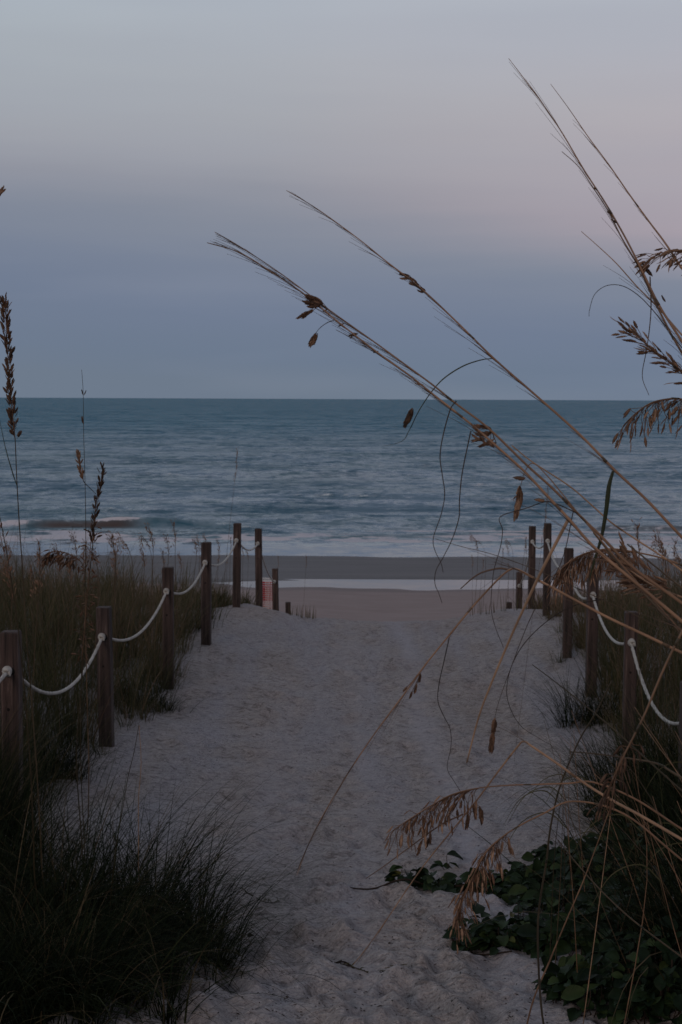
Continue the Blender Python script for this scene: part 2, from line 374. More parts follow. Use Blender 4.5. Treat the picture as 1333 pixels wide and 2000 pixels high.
# ------------------------------------------------------------------ ground and sea
def rows(d0, d1, step):                      # spacing grows with the square of the distance
    y = [d0]
    while y[-1] < d1: y.append(y[-1]+max(.012, step*y[-1]**2))
    return y
ys = np.array(list(np.linspace(-40, 1.0, 40))+list(np.arange(1.2, 3.6, .1))+rows(3.6, 100, .00042)+[140, 220, 400])
uc = np.concatenate([-np.geomspace(6, .42, 34), np.linspace(-.40, .40, 640), np.geomspace(.42, 6, 34)])
Y, U = np.meshgrid(ys, uc, indexing='ij'); X = U*(np.clip(Y, 0, None)*.80+2.6+np.clip(-Y, 0, None)*.3)
Z = H(X, Y, True)
GZ = Z
def gz(x, y):                                # height of the finished ground mesh
    r = int(np.clip(np.searchsorted(ys, y)-1, 0, len(ys)-2)); f = (y-ys[r])/(ys[r+1]-ys[r])
    return float(np.interp(x, X0[r], GZ[r])*(1-f)+np.interp(x, X0[r+1], GZ[r+1])*f)
def GF(x, y, up=0): p = G(x, y); p.z = gz(p.x, p.y)+up; return p
X0 = X
beach = ss(14.5, 21, Y+.8*fbm(X*.8, Y*.8, 2, 77))
wetm = ss(35.6, 37.0, Y+.5*vn(X*.3, Y*.3, 61))
pool_rim = np.exp(-((Y-35.4)/.4)**2)*.6
track = np.exp(-((X-.66-.03*np.sin(Y))/.10)**2)*ss(22, 16, Y)*(.75+.25*vn(X*6, Y*2.5, 8))+.6*np.exp(-((X-.12-.04*np.sin(Y*.7+1))/.09)**2)*ss(20, 14, Y)*(.75+.25*vn(X*6, Y*2, 18))+.5*np.exp(-((X+.45)/.18)**2)*ss(22, 16, Y)*(.5+.5*vn(X*3, Y*.7, 12))
_r = np.random.default_rng(4)
for i in range(950):
    fy = 4.0+13*_r.random()**1.4; lo, hi = xl(fy), xr(fy); fx = lo+(hi-lo)*_r.beta(1.6, 1.6); a = _r.normal(0, .5); L = _r.uniform(.10, .16); wd = L*_r.uniform(.38, .6); dep = _r.uniform(.006, .020)*(1.3 if fy < 7.5 else 1.15)
    r0, r1 = np.searchsorted(ys, [fy-.5, fy+.5]); xx = X[r0:r1]-fx; yy = Y[r0:r1]-fy
    u_ = (xx*math.cos(a)+yy*math.sin(a))/wd; v_ = (-xx*math.sin(a)+yy*math.cos(a))/L; rr = u_*u_+v_*v_
    Z[r0:r1] += -dep*np.exp(-rr*1.2)+dep*.55*np.exp(-(np.sqrt(rr)-1.45)**2*7)
ground = npmesh('ground', np.stack([X, Y, Z], -1).reshape(-1, 3), gridq(*X.shape), M['sand'],
                dict(wet=np.maximum(wetm, pool_rim*ss(34, 35, Y)).ravel(), beach=beach.ravel(), track=np.clip(track, 0, 1).ravel()))
tag(ground, kind='structure')

SEA = -2.575
sy = [43.0]
while sy[-1] < 30000: sy.append(sy[-1]+max(.10, sy[-1]**2*.00007*(1 if sy[-1] < 600 else 2.5)))
sy = np.array(sy); su = np.concatenate([-np.geomspace(8, .62, 24), np.linspace(-.60, .60, 760), np.geomspace(.62, 8, 24)])
Y, U = np.meshgrid(sy, su, indexing='ij'); X = U*Y
dY = np.gradient(sy)[:, None]
def oct_(lx, ly, a, s):                      # one octave of swell, faded where the grid gets too coarse
    return a*vn(X/lx+s*3.1, Y/ly-s*1.7, s)*ss(.45, .2, dY/ly)
Z = SEA+0*X
shoal = ss(46, 75, Y)
Z += shoal*(oct_(14, 4.2, .075, 1)+oct_(26, 9, .12, 2)+oct_(5, 1.8, .035, 3)+oct_(2.2, .9, .016, 4))
# breaking wave, tallest at the left
cx = X/np.maximum(Y, 1)*57
yc = 55.6+.5*vn(X*.15, X*0, 21)+.25*vn(X*.6, X*0, 22)
A = .27*ss(-19, -12, X)*ss(-4.2, -8.5, X)+.16*ss(-10, -6, X)*ss(-2.5, -5, X)+.16*ss(9.5, 10.5, X)*ss(15, 12.5, X)
q = Y-yc; prof = np.where(q < 0, np.exp(-(q/.38)**2), np.exp(-(q/1.5)**2))
Z += A*(1+.2*vn(X*.9, X*0, 23))*prof
for yy, x0, x1, a, s in ((75, -11, -2.5, .20, 31), (73, -3.5, 4, .24, 32), (66, 5, 11, .20, 33), (84, 5, 16, .2, 34), (62, -1, 3, .1, 35), (95, -16, -4, .2, 36), (110, -2, 12, .2, 37), (64, -13, -6, .12, 38)):
    yw = yy+.8*vn(X*.2, X*0, s); w = .30*ss(x0, x0+3, X)*ss(x1, x1-3, X)*np.clip(.8+.5*vn(X*.5, X*0, s+50)+.8*vn(X*1.7, Y*1.1, s+60)+.5*vn(X*4, Y*2, s+70), 0, 2)
    qq = Y-yw; Z += a*w*np.where(qq < 0, np.exp(-(qq/.7)**2), np.exp(-(qq/1.8)**2))
fn = fbm(X*.35, Y*.8, 3, 91)
foam = ss(48.4, 50.2, Y+.7*vn(X*.22, X*0, 71)+.3*vn(X*.9, X*0, 72))*ss(54.6, 51.2, Y+1.3*vn(X*.3, X*0, 75))*(.70+.34*fbm(X*.8, Y*.9, 3, 79))
foam = np.maximum(foam, .80*np.exp(-((Y-54.6-.8*vn(X*.18, X*0, 73))/.55)**2)*ss(-.3, .4, vn(X*.12+3, X*0, 74)))
crest = ss(-10.4, -9.4, X)*ss(-7.2, -8.2, X)
foam = np.maximum(foam, crest*.90*np.exp(-((q+.05)/.30)**2))
foam = np.maximum(foam, ss(9.5, 10.5, X)*ss(14.5, 13, X)*.6*np.exp(-((q+.3)/.35)**2))
foam = np.maximum(foam, (.34+.16*fn)*ss(60, 52, Y)*ss(48, 52, Y))
murk = np.clip(ss(-12.6, -11, X)*ss(-7.2, -8.8, X)*np.exp(-((q+.45)/.45)**2)+.6*ss(9.3, 10, X)*ss(15, 13, X)*np.exp(-((q+.35)/.4)**2), 0, 1)
face = 0*X  # mask of long dark bands: wave-face shading put into the sea colour
for yf, x0, x1, wy, kk in ((54.9, -17, -3.2, .55, 1.2), (54.2, 9, 16, .45, .9), (53.6, -1, 6, .35, .8), (58.5, -6, 0, .5, .7), (89, -12.6, 1.8, 2.3, 1), (88.5, 2.5, 5.8, 1.6, .8), (84, 14, 21, 2, .7), (66.5, 5.8, 8.9, 1.2, 1), (110, -8, -3, 3, .7), (108, 4, 12, 3, .6), (73, -19, -13, 1.3, .8), (77, -3, 2, 1.2, .5), (61, -2.2, 2.4, .8, .6), (69, -8, -3, 1.1, .5), (62, 7.5, 10.5, .7, .6), (140, -16, -2, 4, .6), (170, 5, 22, 5, .5), (96, -20, -13, 2, .7)):
    yw = yf+1.4*vn(X*.16, X*0, int(yf))+.5*vn(X*.8, X*0, int(yf)+5)
    face = np.maximum(face, kk*ss(x0-1, x0+2.5, X)*ss(x1+1, x1-2.5, X)*np.exp(-((Y-yw)/(wy*(.75+.4*vn(X*.5, X*0, int(yf)+9))))**2))
near = ss(300, 50, Y)*1.0; calm = np.clip(ss(52, 48, Y)*.92, 0, 1)
sea = npmesh('sea', np.stack([X, Y, Z], -1).reshape(-1, 3), gridq(*X.shape), M['sea'],
             dict(foam=foam.ravel(), murk=murk.ravel(), near=near.ravel(), face=face.ravel(), calm=calm.ravel()))
tag(sea, kind='structure')
# tidal pool lying in the runnel
px = np.linspace(-40, 40, 120); py = np.linspace(33.5, 37.6, 12); Yp, Xp = np.meshgrid(py, px, indexing='ij')
pool = npmesh('tidal_pool', np.stack([Xp, Yp, 0*Xp-2.337], -1).reshape(-1, 3), gridq(*Xp.shape), M['pool']); tag(pool, kind='structure')

# ------------------------------------------------------------------ posts and ropes
def post(name, label, x, y, ztop, zg, w=.094, tilt=(0, 0), yaw=0, group='wooden posts along the sand path', hole=True):
    root = thing(name, label, 'post', (x, y, zg), group)
    mb = MB(); n = 14; hgt = ztop-zg+.25; c = .18
    base = [(-1, -1+c), (-1+c, -1), (1-c, -1), (1, -1+c), (1, 1-c), (1-c, 1), (-1+c, 1), (-1, 1-c)]
    rr = random.Random(int(x*1000)); V = []; wob = [(rr.uniform(-1, 1), rr.uniform(-1, 1)) for _ in range(n+1)]
    for i in range(n+1):
        zz_ = -.25+hgt*i/n; k = w/2*(1+.03*wob[i][0]); 
        if i == n: k *= .93
        if i == n-1: zz_ = -.25+hgt-.006
        for bx, by in base:
            a = bx*k*math.cos(yaw)-by*k*math.sin(yaw); b_ = bx*k*math.sin(yaw)+by*k*math.cos(yaw)
            V.append((x+a+tilt[0]*zz_, y+b_+tilt[1]*zz_, zg+zz_+(rr.uniform(-.003, .003) if i == n else 0)))
    Fc = [(i*8+k, i*8+(k+1) % 8, (i+1)*8+(k+1) % 8, (i+1)*8+k) for i in range(n) for k in range(8)]+[tuple(n*8+k for k in range(8))]
    mb.add(V, Fc); mb.build('shaft', M['wood'], root, smooth=False)
    if hole:
        for dz, rr_ in ((.20, .019), (.40, .008)):
            hb = MB(); pz = ztop-dz; xx = x+tilt[0]*(pz-zg)+(.012 if dz < .3 else -.006); yy = y+tilt[1]*(pz-zg)-w/2
            hb.tube([(xx, yy-.0025, pz), (xx, yy+.02, pz)], rr_, rr_, 10, smooth=False); hb.build('bore_hole_shade', M['hole'], root)  # solid dark disc on the post face, painted shade instead of a cut hole
    return root
# left row: x, y, top
LP = [(-1.71, 7.3, 1.24, .094, (0.0, 0)), (-1.60, 9.6, 1.03, .092, (-.012, 0)), (-1.455, 11.9, 1.03, .092, (.0, 0)), (-1.335, 14.0, 1.03, .092, (.004, 0)),
      (-1.218, 16.5, 1.00, .090, (.012, 0)), (-1.095, 19.0, .71, .090, (-.012, 0)), (-1.005, 22.0, -.19, .088, (-.02, 0))]
LL = ['wooden rope post cut by the left edge, nearest of the left row', 'wooden rope post with a tall dark shaft, second from the camera on the left',
      'brown rope post standing in grass, third from the camera on the left', 'brown rope post at the edge of the sand, fourth from the camera on the left',
      'tall brown rope post on the left dune crest against the surf', 'brown rope post just behind the left crest post, base hidden',
      'lower brown post beyond the left crest in front of the red netting']
for (x, y, zt, w, ti), lb in zip(LP, LL): post('rope_post', lb, x, y, zt, max(hz(x, y), zt-1.12), w, ti, yaw=random.uniform(-.12, .12))
RP = [(1.82, 7.3, .99, .090, (0, 0)), (1.93, 9.36, 1.05, .084, (.0, 0)), (2.08, 11.65, 1.05, .088, (0, 0)), (2.16, 13.4, 1.05, .088, (0, 0)),
      (2.35, 16.1, 1.05, .086, (.0, 0)), (2.46, 18.2, .83, .086, (0, 0)), (2.63, 20.8, -.08, .086, (0, 0))]
RL = ['dark rope post cut by the right edge, nearest of the right row', 'dark rope post with a pale flat top, second from the camera on the right',
      'dark rope post behind crossing sea oat stems, third from the camera on the right', 'brown rope post beside the drooping plume, fourth from the camera on the right',
      'tall brown rope post on the right dune crest against the surf', 'brown rope post just left of the right crest post, against the surf',
      'low brown post beyond the right crest beside the pool']
for (x, y, zt, w, ti), lb in zip(RP, RL): post('rope_post', lb, x, y, zt, max(hz(x, y), zt-1.12), w, ti, yaw=random.uniform(-.12, .12))
p = P(563, 1176, 24.5); post('short_post', 'short dark stump of a post showing above the left side of the crest', p.x, p.y, p.z, hz(p.x, p.y), .09, hole=False)
p = P(995, 1176, 23.0); post('short_post', 'short dark stump of a post showing above the right side of the crest', p.x, p.y, p.z, hz(p.x, p.y), .085, hole=False)

def rope_span(a, b, sag, label):
    (ax, ay, az, aw, at_), (bx, by, bz, bw, bt) = a, b
    d = Vector((bx-ax, by-ay, 0)).normalized()
    A_ = Vector((ax, ay, az-.20))+d*aw*.2; B_ = Vector((bx, by, bz-.20))-d*(bw/2+.010)
    A_.x += at_[0]*.9; B_.x += bt[0]*.9-.004
    n = 120; L = (B_-A_).length; pts = []
    for i in range(n+1):
        t_ = i/n; p = A_.lerp(B_, t_); p.z -= sag*4*t_*(1-t_); pts.append(p)
    root = thing('rope', label, 'rope', tuple(A_), 'white ropes between the posts')
    mb = MB(); ns = 12; V = []
    for i, p in enumerate(pts):
        t_ = (pts[min(i+1, n)]-pts[max(i-1, 0)]).normalized(); u = t_.cross(Vector((0, 0, 1))).normalized(); v = t_.cross(u)
        ph = i/n*L/.075*2*math.pi/3*1.0
        for k in range(ns):
            an = 2*math.pi*k/ns; r = .0098+.0016*math.cos(3*(an)+ph*3)
            V.append(tuple(p+(u*math.cos(an)+v*math.sin(an))*r))
    mb.add(V, [(i*ns+k, i*ns+(k+1) % ns, (i+1)*ns+(k+1) % ns, (i+1)*ns+k) for i in range(n) for k in range(ns)])
    mb.build('rope_line', M['rope'], root)
    kb = MB()
    for j in range(3):
        pts2 = []
        for k in range(13):
            an = 2*math.pi*k/12; rr = .017-.003*j
            pts2.append(B_+Vector((math.cos(an)*rr, -.010-.010*j+.004*math.sin(an*2+j), math.sin(an)*rr*1.15+.004)))
        kb.tube(pts2, .0095, .0095, 7)
    kb.tube([B_+Vector((.0, -.012, .0)), B_+Vector((.012, -.026, .012)), B_+Vector((.016, -.030, -.018))], .0085, .009, 6)
    kb.build('knot', M['rope'], root)
ww = 'white rope sagging between the %s posts of the %s row'
names = ['first and second', 'second and third', 'third and fourth', 'fourth and crest', 'crest and next lower', 'two farthest']
for i, s in enumerate((.24, .17, .13, .13, .10, .10)): rope_span(LP[i], LP[i+1], s, ww % (names[i], 'left'))
for i, s in enumerate((.20, .15, .13, .12, .08, .10)): rope_span(RP[i], RP[i+1], s, ww % (names[i], 'right'))
pre = (-1.76, 5.2, 1.42, .094, (0, 0)); post('rope_post', 'wooden rope post standing just left of the picture', pre[0], pre[1], pre[2], hz(pre[0], pre[1]))
rope_span(pre, LP[0], .10, 'short piece of white rope running off the left edge')

# netting behind the far left posts
root = thing('safety_netting', 'red and white plastic netting seen behind the far left posts', 'netting', (-1.55, 25.2, hz(-1.55, 25.2)))
a = P(508, 1129, 25); b_ = P(541, 1129, 25.4); zt = a.z; mb = MB(); nx = 11; nz = 26
for i in range(nx+1):
    x = a.x+(b_.x-a.x)*i/nx; bow = .04*math.sin(i*.7)
    mb.tube([(x, 25+bow, zt-.01*math.sin(i)), (x+.004, 25+bow, zt-.45), (x, 25+bow, zt-1.0)], .004, .004, 4, tint=1 if i < 14 else .75)
for j in range(nz+1):
    z = zt-1.0*j/nz; red = 2 <= j <= 10
    mb.tube([(a.x, 25, z), ((a.x+b_.x)/2, 25.03, z-.008), (b_.x, 25.01, z)], .0150 if red else .007, None, 4, tint=0 if red else (.4 if j > 6 else 1))
mb.build('mesh_sheet', M['net'], root)
for x in (a.x-.02, b_.x+.02):
    sb = MB(); sb.tube([(x, 25.03, zt+.03), (x, 25.03, hz(x, 25.03)-.1)], .013, .013, 6, smooth=False); sb.build('stake', M['wood'], root)

# ------------------------------------------------------------------ grass
def blade_arrays(root, az, lean, bend, L, w, tint, seg=5, tw=None):
    n = len(root); s = np.linspace(0, 1, seg+1)
    th = lean[:, None]+bend[:, None]*s[None, :]**1.2
    ds = (L/seg)[:, None]
    hor = np.concatenate([np.zeros((n, 1)), np.cumsum(np.sin(th[:, 1:])*ds, 1)], 1)
    ver = np.concatenate([np.zeros((n, 1)), np.cumsum(np.cos(th[:, 1:])*ds, 1)], 1)
    cx_ = root[:, 0:1]+hor*np.cos(az)[:, None]; cy_ = root[:, 1:2]+hor*np.sin(az)[:, None]; cz_ = root[:, 2:3]+ver
    wa = az+np.pi/2 if tw is None else az+np.pi/2+tw
    wd = (w[:, None]*np.maximum(.03, (1-s[None, :])**.7))/2
    dx = wd*np.cos(wa)[:, None]; dy = wd*np.sin(wa)[:, None]
    v = np.stack([np.stack([cx_-dx, cy_-dy, cz_], -1), np.stack([cx_+dx, cy_+dy, cz_], -1)], 2).reshape(n, -1, 3)
    base = (np.arange(n)*(seg+1)*2)[:, None, None]; k = (np.arange(seg)*2)[None, :, None]
    q = base+k+np.array([0, 1, 3, 2])[None, None, :]
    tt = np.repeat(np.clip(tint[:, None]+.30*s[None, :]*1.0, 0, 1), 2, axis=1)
    return v.reshape(-1, 3), q.reshape(-1, 4), tt.ravel()
def clumps(name, centres, per, spread, Lr, lean_s, bend_r, wr, tint_f, material, seg=5, zoff=-.02, flow=None):
    n = len(centres); c = np.repeat(np.asarray(centres), per, axis=0); m = len(c)
    az = RNG.uniform(0, 2*np.pi, m); rr = np.abs(RNG.normal(0, spread, m))
    x = c[:, 0]+rr*np.cos(az); y = c[:, 1]+rr*np.sin(az); z = H(x, y)+zoff
    sc_ = np.repeat(RNG.uniform(.75, 1.2, n), per)
    if c.shape[1] > 2: sc_ = sc_*c[:, 2]
    L = RNG.uniform(*Lr, m)*sc_
    lean = np.abs(RNG.normal(0, lean_s, m)); bend = RNG.uniform(*bend_r, m)
    if flow is not None: az = flow+RNG.normal(0, .9, m)
    tint = tint_f(x, y, m)
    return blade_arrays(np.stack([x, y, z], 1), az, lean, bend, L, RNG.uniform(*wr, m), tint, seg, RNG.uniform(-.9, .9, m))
def merge(parts):
    V, Q, T = [], [], []; o = 0
    for v, q, t_ in parts: V.append(v); Q.append(q+o); T.append(t_); o += len(v)
    return np.concatenate(V), np.concatenate(Q), np.concatenate(T)
def tint_field(x, y, m):
    return np.clip(.42+.22*fbm(x*.8, y*.8, 2, 5)+RNG.normal(0, .17, m)+.25*(RNG.random(m) < .12)+.12*ss(11, 17, y), 0, 1)
def scatter(side, y0, y1, dens, wide, edge=0.12):
    n = int((y1-y0)*wide*dens); y = RNG.uniform(y0, y1, n); out = edge+RNG.random(n)**1.15*wide+.16*vn(y*1.7, y*0, 3+side)
    x = np.where(side < 0, xl(y)-out, xr(y)+out)
    hs = np.clip(.72+.52*ss(.0, .9, out), 0, 1.3)*(1-.42*ss(13, 18, y))*(1-.25*ss(17.5, 22, y))
    return np.stack([x, y, hs*RNG.uniform(.8, 1.15, n)], 1)
for side, nm in ((-1, 'dune_grass'), (1, 'dune_grass')):
    c1 = np.concatenate([scatter(side, 6.9, 14, 11, 4.5), scatter(side, -2, 6.9, 7, 3.5, .45)]); c2 = scatter(side, 14, 23, 9, 6.5)  # out-of-frame grass beside and behind the camera is added to shade the near sand
    edgec = scatter(side, 6.8, 17, 9, .7, -.02); edgec[:, 2] *= .8
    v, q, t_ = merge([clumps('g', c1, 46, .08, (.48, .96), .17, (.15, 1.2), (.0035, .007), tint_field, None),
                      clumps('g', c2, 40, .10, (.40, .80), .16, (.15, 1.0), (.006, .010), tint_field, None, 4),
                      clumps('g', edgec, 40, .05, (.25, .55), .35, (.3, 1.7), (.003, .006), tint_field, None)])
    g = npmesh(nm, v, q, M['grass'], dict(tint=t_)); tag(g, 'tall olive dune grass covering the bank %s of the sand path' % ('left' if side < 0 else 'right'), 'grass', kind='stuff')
# sparse reeds on the crest
def reeds(name, label, spots, hgt):
    v, q, t_ = merge([clumps('r', np.array([[p.x, p.y]]), k, .05, (hgt*.6, hgt), .07, (0, .25), (.006, .010), lambda x, y, m: RNG.uniform(.3, .8, m), None, 3) for p, k in spots])
    g = npmesh(name, v, q, M['grass'], dict(tint=t_)); tag(g, label, 'grass', kind='stuff')
reeds('grass_sprigs', 'thin dark grass sprigs on the crest beside the left stump', [(P(x, 1196, 16.6), 7) for x in (568, 575, 583, 590, 598, 604, 609)], .22)
reeds('grass_sprigs', 'thin dry grass sprigs on the crest beside the right stump', [(P(x, 1196, 16.8), 5) for x in (938, 950, 968, 985, 1008, 1025)], .30)

# tussocks beside the camera, each a thing
def tussock(label, x, y, n, spread, Lr, lean_s, bend_r, flow, name='grass_tussock', w=(.003, .006), tintb=.35):
    zc = hz(x, y)
    def tf(x_, y_, m): return np.clip(tintb+RNG.normal(0, .25, m)+.5*(RNG.random(m) < .04), 0, 1)
    parts = [clumps('t', np.array([[x+RNG.normal(0, spread), y+RNG.normal(0, spread)]]), 60, .07, Lr, lean_s, bend_r, w, tf, None, 8) for _ in range(n//60)]
    if n > 1000:
        parts.append(clumps('t', np.array([[x, y]]), n//28, .20, (Lr[0], Lr[1]*1.05), lean_s*1.2, (.2, 2.6), (.006, .010), lambda a_, b2, m: np.clip(RNG.normal(.75, .25, m), 0, 1), None, 8))
    v, q, t_ = merge(parts)
    if flow:                                  # the wind presses the blades towards the path
        hgt = np.clip(v[:, 2]-zc, 0, 2); v[:, 0] += flow*hgt**1.5; v[:, 2] -= abs(flow)*.30*hgt**1.5
    v = v-np.array([x, y, zc]); g = npmesh(name, v, q, M['tuss'], dict(tint=t_)); g.location = (x, y, zc)
    return tag(g, label, 'grass tussock', 'grass tussocks beside the path')
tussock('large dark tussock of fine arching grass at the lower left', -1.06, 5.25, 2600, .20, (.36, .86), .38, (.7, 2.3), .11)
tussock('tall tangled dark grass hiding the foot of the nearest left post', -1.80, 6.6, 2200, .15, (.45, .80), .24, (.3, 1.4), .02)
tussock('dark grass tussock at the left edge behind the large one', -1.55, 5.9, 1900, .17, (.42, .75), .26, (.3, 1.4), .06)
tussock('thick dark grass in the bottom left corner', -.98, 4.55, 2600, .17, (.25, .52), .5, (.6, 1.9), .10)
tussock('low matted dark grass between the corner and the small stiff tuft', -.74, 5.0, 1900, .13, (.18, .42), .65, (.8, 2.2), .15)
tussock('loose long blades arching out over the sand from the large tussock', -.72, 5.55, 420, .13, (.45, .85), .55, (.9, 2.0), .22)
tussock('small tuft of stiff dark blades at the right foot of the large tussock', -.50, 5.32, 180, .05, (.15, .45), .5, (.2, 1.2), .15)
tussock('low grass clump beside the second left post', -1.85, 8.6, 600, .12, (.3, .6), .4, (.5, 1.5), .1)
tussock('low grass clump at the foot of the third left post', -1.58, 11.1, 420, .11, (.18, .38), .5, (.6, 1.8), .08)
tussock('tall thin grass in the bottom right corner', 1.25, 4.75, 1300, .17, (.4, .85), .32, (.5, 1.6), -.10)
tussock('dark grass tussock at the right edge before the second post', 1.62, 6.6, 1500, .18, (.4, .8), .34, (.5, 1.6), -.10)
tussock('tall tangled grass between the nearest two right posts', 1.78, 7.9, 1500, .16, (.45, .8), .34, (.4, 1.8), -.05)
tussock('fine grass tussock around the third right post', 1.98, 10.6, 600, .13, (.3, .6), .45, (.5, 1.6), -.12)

# ------------------------------------------------------------------ sea oats
def spikelet(mb, base, direc, L, wid, tint, face=None):
    """flat toothed seed spikelet: overlapping scales in two rows"""
    z = direc.normalized(); x = z.cross(face or Vector((random.uniform(-1, 1), random.uniform(-1, 1), random.uniform(-1, 1))))
    if x.length < 1e-3: x = z.cross(Vector((1, 0, 0)))
    x.normalize(); y = z.cross(x)
    lv = 7; V = []
    for i in range(lv+1):
        t_ = i/lv; w = wid*(math.sin(math.pi*min(1, t_*.80+.16))**.9)*(1.0 if i % 2 else .80)
        if i == lv: w = wid*.06
        th = w*.30
        c = base+z*(L*t_)+y*(L*.05*math.sin(t_*3))
        j1 = wid*.07*random.uniform(-1, 1); V += [tuple(c-x*(w/2+j1)), tuple(c-y*th/2), tuple(c+x*(w/2-j1)), tuple(c+y*th/2)]
    Fc = [(i*4+k, i*4+(k+1) % 4, (i+1)*4+(k+1) % 4, (i+1)*4+k) for i in range(lv) for k in range(4)]
    mb.add(V, Fc, tint)
def scaly(mb, a, v, tint):
    """a spikelet seen close: pointed papery scales overlapping in two flat rows"""
    L = v.length; z = v.normalized(); x = z.cross(Vector((.1, 1, .1))).normalized(); x = (x+Vector((0, random.uniform(-.5, .5), 0))).normalized()
    mb.tube([a, a+v*.9], .0006, .0003, 3, tint=tint, smooth=False)
    for k in range(11):
        t_ = .02+.078*k; sd_ = 1 if k % 2 else -1; spr = .34*(1-t_*.75)
        dd = (z+x*sd_*spr+z.cross(x)*random.uniform(-.12, .12)).normalized()
        l = L*(.40-.12*abs(t_-.45))*random.uniform(.85, 1.15); spikelet(mb, a+z*L*t_*.78, dd, l, l*.34, min(1, max(0, tint+random.uniform(-.3, .3))), z.cross(x))
def polyat(pts, t_):
    Ls = [0]
    for a, b in zip(pts, pts[1:]): Ls.append(Ls[-1]+(b-a).length)
    s = t_*Ls[-1]
    for i in range(len(pts)-1):
        if s <= Ls[i+1] or i == len(pts)-2:
            k = (s-Ls[i])/max(1e-9, Ls[i+1]-Ls[i]); return pts[i].lerp(pts[i+1], k), (pts[i+1]-pts[i]).normalized()
GRP = 'foreground sea oat stalks'
def PX(pts, d0, d1=None):                    # pixel polyline to 3D, depth running from d0 to d1
    d1 = d0 if d1 is None else d1; n = len(pts)
    return [P(x, y, d0+(d1-d0)*i/max(1, n-1)) for i, (x, y) in enumerate(pts)]
def to_ground(p, dirx, diry, dv):            # continues a stem outside the frame down to its root
    q = Vector((p.x+dirx, p.y+diry, 0)); q.z = hz(q.x, q.y)-.02
    D = (q-p).length; t1 = p+dv*min(.22, D*.25); t2 = (p+dv*min(.48, D*.5)).lerp(q, .25)
    return [t1, t2, t2.lerp(q, .55)+Vector((dirx*.08, 0, 0)), q]
def stalk(label, pts, r_tip, r_base, tint=.7, group=GRP, root=None, ground=None, sub=6):
    """pts from tip to base"""
    pts = list(pts); ground = ground or (.02, .0)
    if ground is not None: pts = pts+to_ground(pts[-1], ground[0], ground[1], (pts[-1]-pts[-2]).normalized())
    base = pts[-1]; o = thing('sea_oat_stalk', label, 'sea oats', tuple(base), group)
    mb = MB(); sm = catmull(pts, sub); n = len(sm)
    mb.tube(sm, r_tip, r_base, 7, tint=[tint]*0 or tint, smooth=False)
    rr = random.Random(len(sm))
    for k in range(2, 5):                    # swollen nodes
        i = int(n*k/5); a, b = sm[i], sm[min(i+1, n-1)]; dd = (b-a).normalized(); r = (r_tip+(r_base-r_tip)*i/n)
        mb.tube([a-dd*.006, a, a+dd*.006], r*1.0, r*1.28, 7, tint=max(0, tint-.35), smooth=False)
    mb.build('stem', M['stem'], o)
    o['_'] = 0; del o['_']
    return o, sm
def whiskers(o, sm, t0, t1, n, Lr, ang=.16, side=Vector((-.2, 0, -1)), name='panicle_branches', r=.00036, seeds=0, tint=.3):
    """fine bare panicle branches lying along the stem towards its tip"""
    mb = MB(); sb = MB(); tot = sum((b_1-a_1).length for a_1, b_1 in zip(sm, sm[1:]))
    for i in range(n):
        t_ = t0+(t1-t0)*(i+random.random())/n; p, d = polyat(sm, t_); d = -d
        sd_ = (side+Vector((random.uniform(-.4, .4), random.uniform(-.5, .5), random.uniform(-.3, .5)))).normalized()
        L = min(random.uniform(*Lr), t_*tot*.92); a = abs(random.gauss(ang, ang*.5))*.9
        v = (d*math.cos(a)+sd_*math.sin(a)).normalized(); drp = random.uniform(0, .10)*L
        q1 = p+v*L*.5; q2 = p+v*L+Vector((0, 0, -drp))
        mb.tube([p, q1, q2], r*1.25, r*.55, 4, tint=random.uniform(.2, 1), sub=3, cap=False)
        if random.random() < seeds: spikelet(sb, q2, v+Vector((0, 0, -.6)), random.uniform(.014, .022), .007, random.uniform(.2, .8))
    mb.build(name, M['thread'], o)
    if sb.n: sb.build('spikelets', M['seed'], o)
def head(o, axis, t0, t1, n, Lr, droop=1.0, spread=.010, wid=.42, tint=(.2, .9), branch=(.01, .035), name='seed_head', out=.3, grav=Vector((0, 0, -1)), pw=1.0):
    mb = MB(); mb.tube([polyat(axis, t0+(t1-t0)*k/8)[0] for k in range(9)], .0008, .0011, 4, tint=.5, sub=2)
    for i in range(n):
        t_ = t0+(t1-t0)*((i+random.random())/n)**pw; p, d = polyat(axis, t_); d = -d
        rnd = Vector((random.uniform(-1, 1), random.uniform(-1, 1), random.uniform(-1, 1)))
        bl = random.uniform(*branch); v = (d*(1-droop*.6)+grav*droop+rnd*out).normalized()
        v0 = (d*.8+rnd*.5+grav*droop*.4).normalized()
        q = p+v0*bl*.5+v*bl*.6+rnd*spread
        mb.tube([p, p+v0*bl*.5, q], .0006, .0005, 3, sub=2, tint=.5, cap=False)
        L = random.uniform(*Lr)
        spikelet(mb, q, (v+rnd*.25).normalized(), L, L*wid*random.uniform(.8, 1.1), random.uniform(*tint))
    hd = mb.build(name, M['seed'], o); return hd
def seedtuft(o, x, y, d, n, L, spread, droop=Vector((0, 0, -1)), tint=(.2, .8), name='spikelets'):
    mb = MB(); p0 = P(x, y, d)
    for i in range(n):
        rnd = Vector((random.uniform(-1, 1), random.uniform(-.6, .6), random.uniform(-1, 1)))
        spikelet(mb, p0+rnd*spread, (droop+rnd*.35).normalized(), L*random.uniform(.8, 1.2), L*.42, random.uniform(*tint))
    mb.build(name, M['seed'], o)
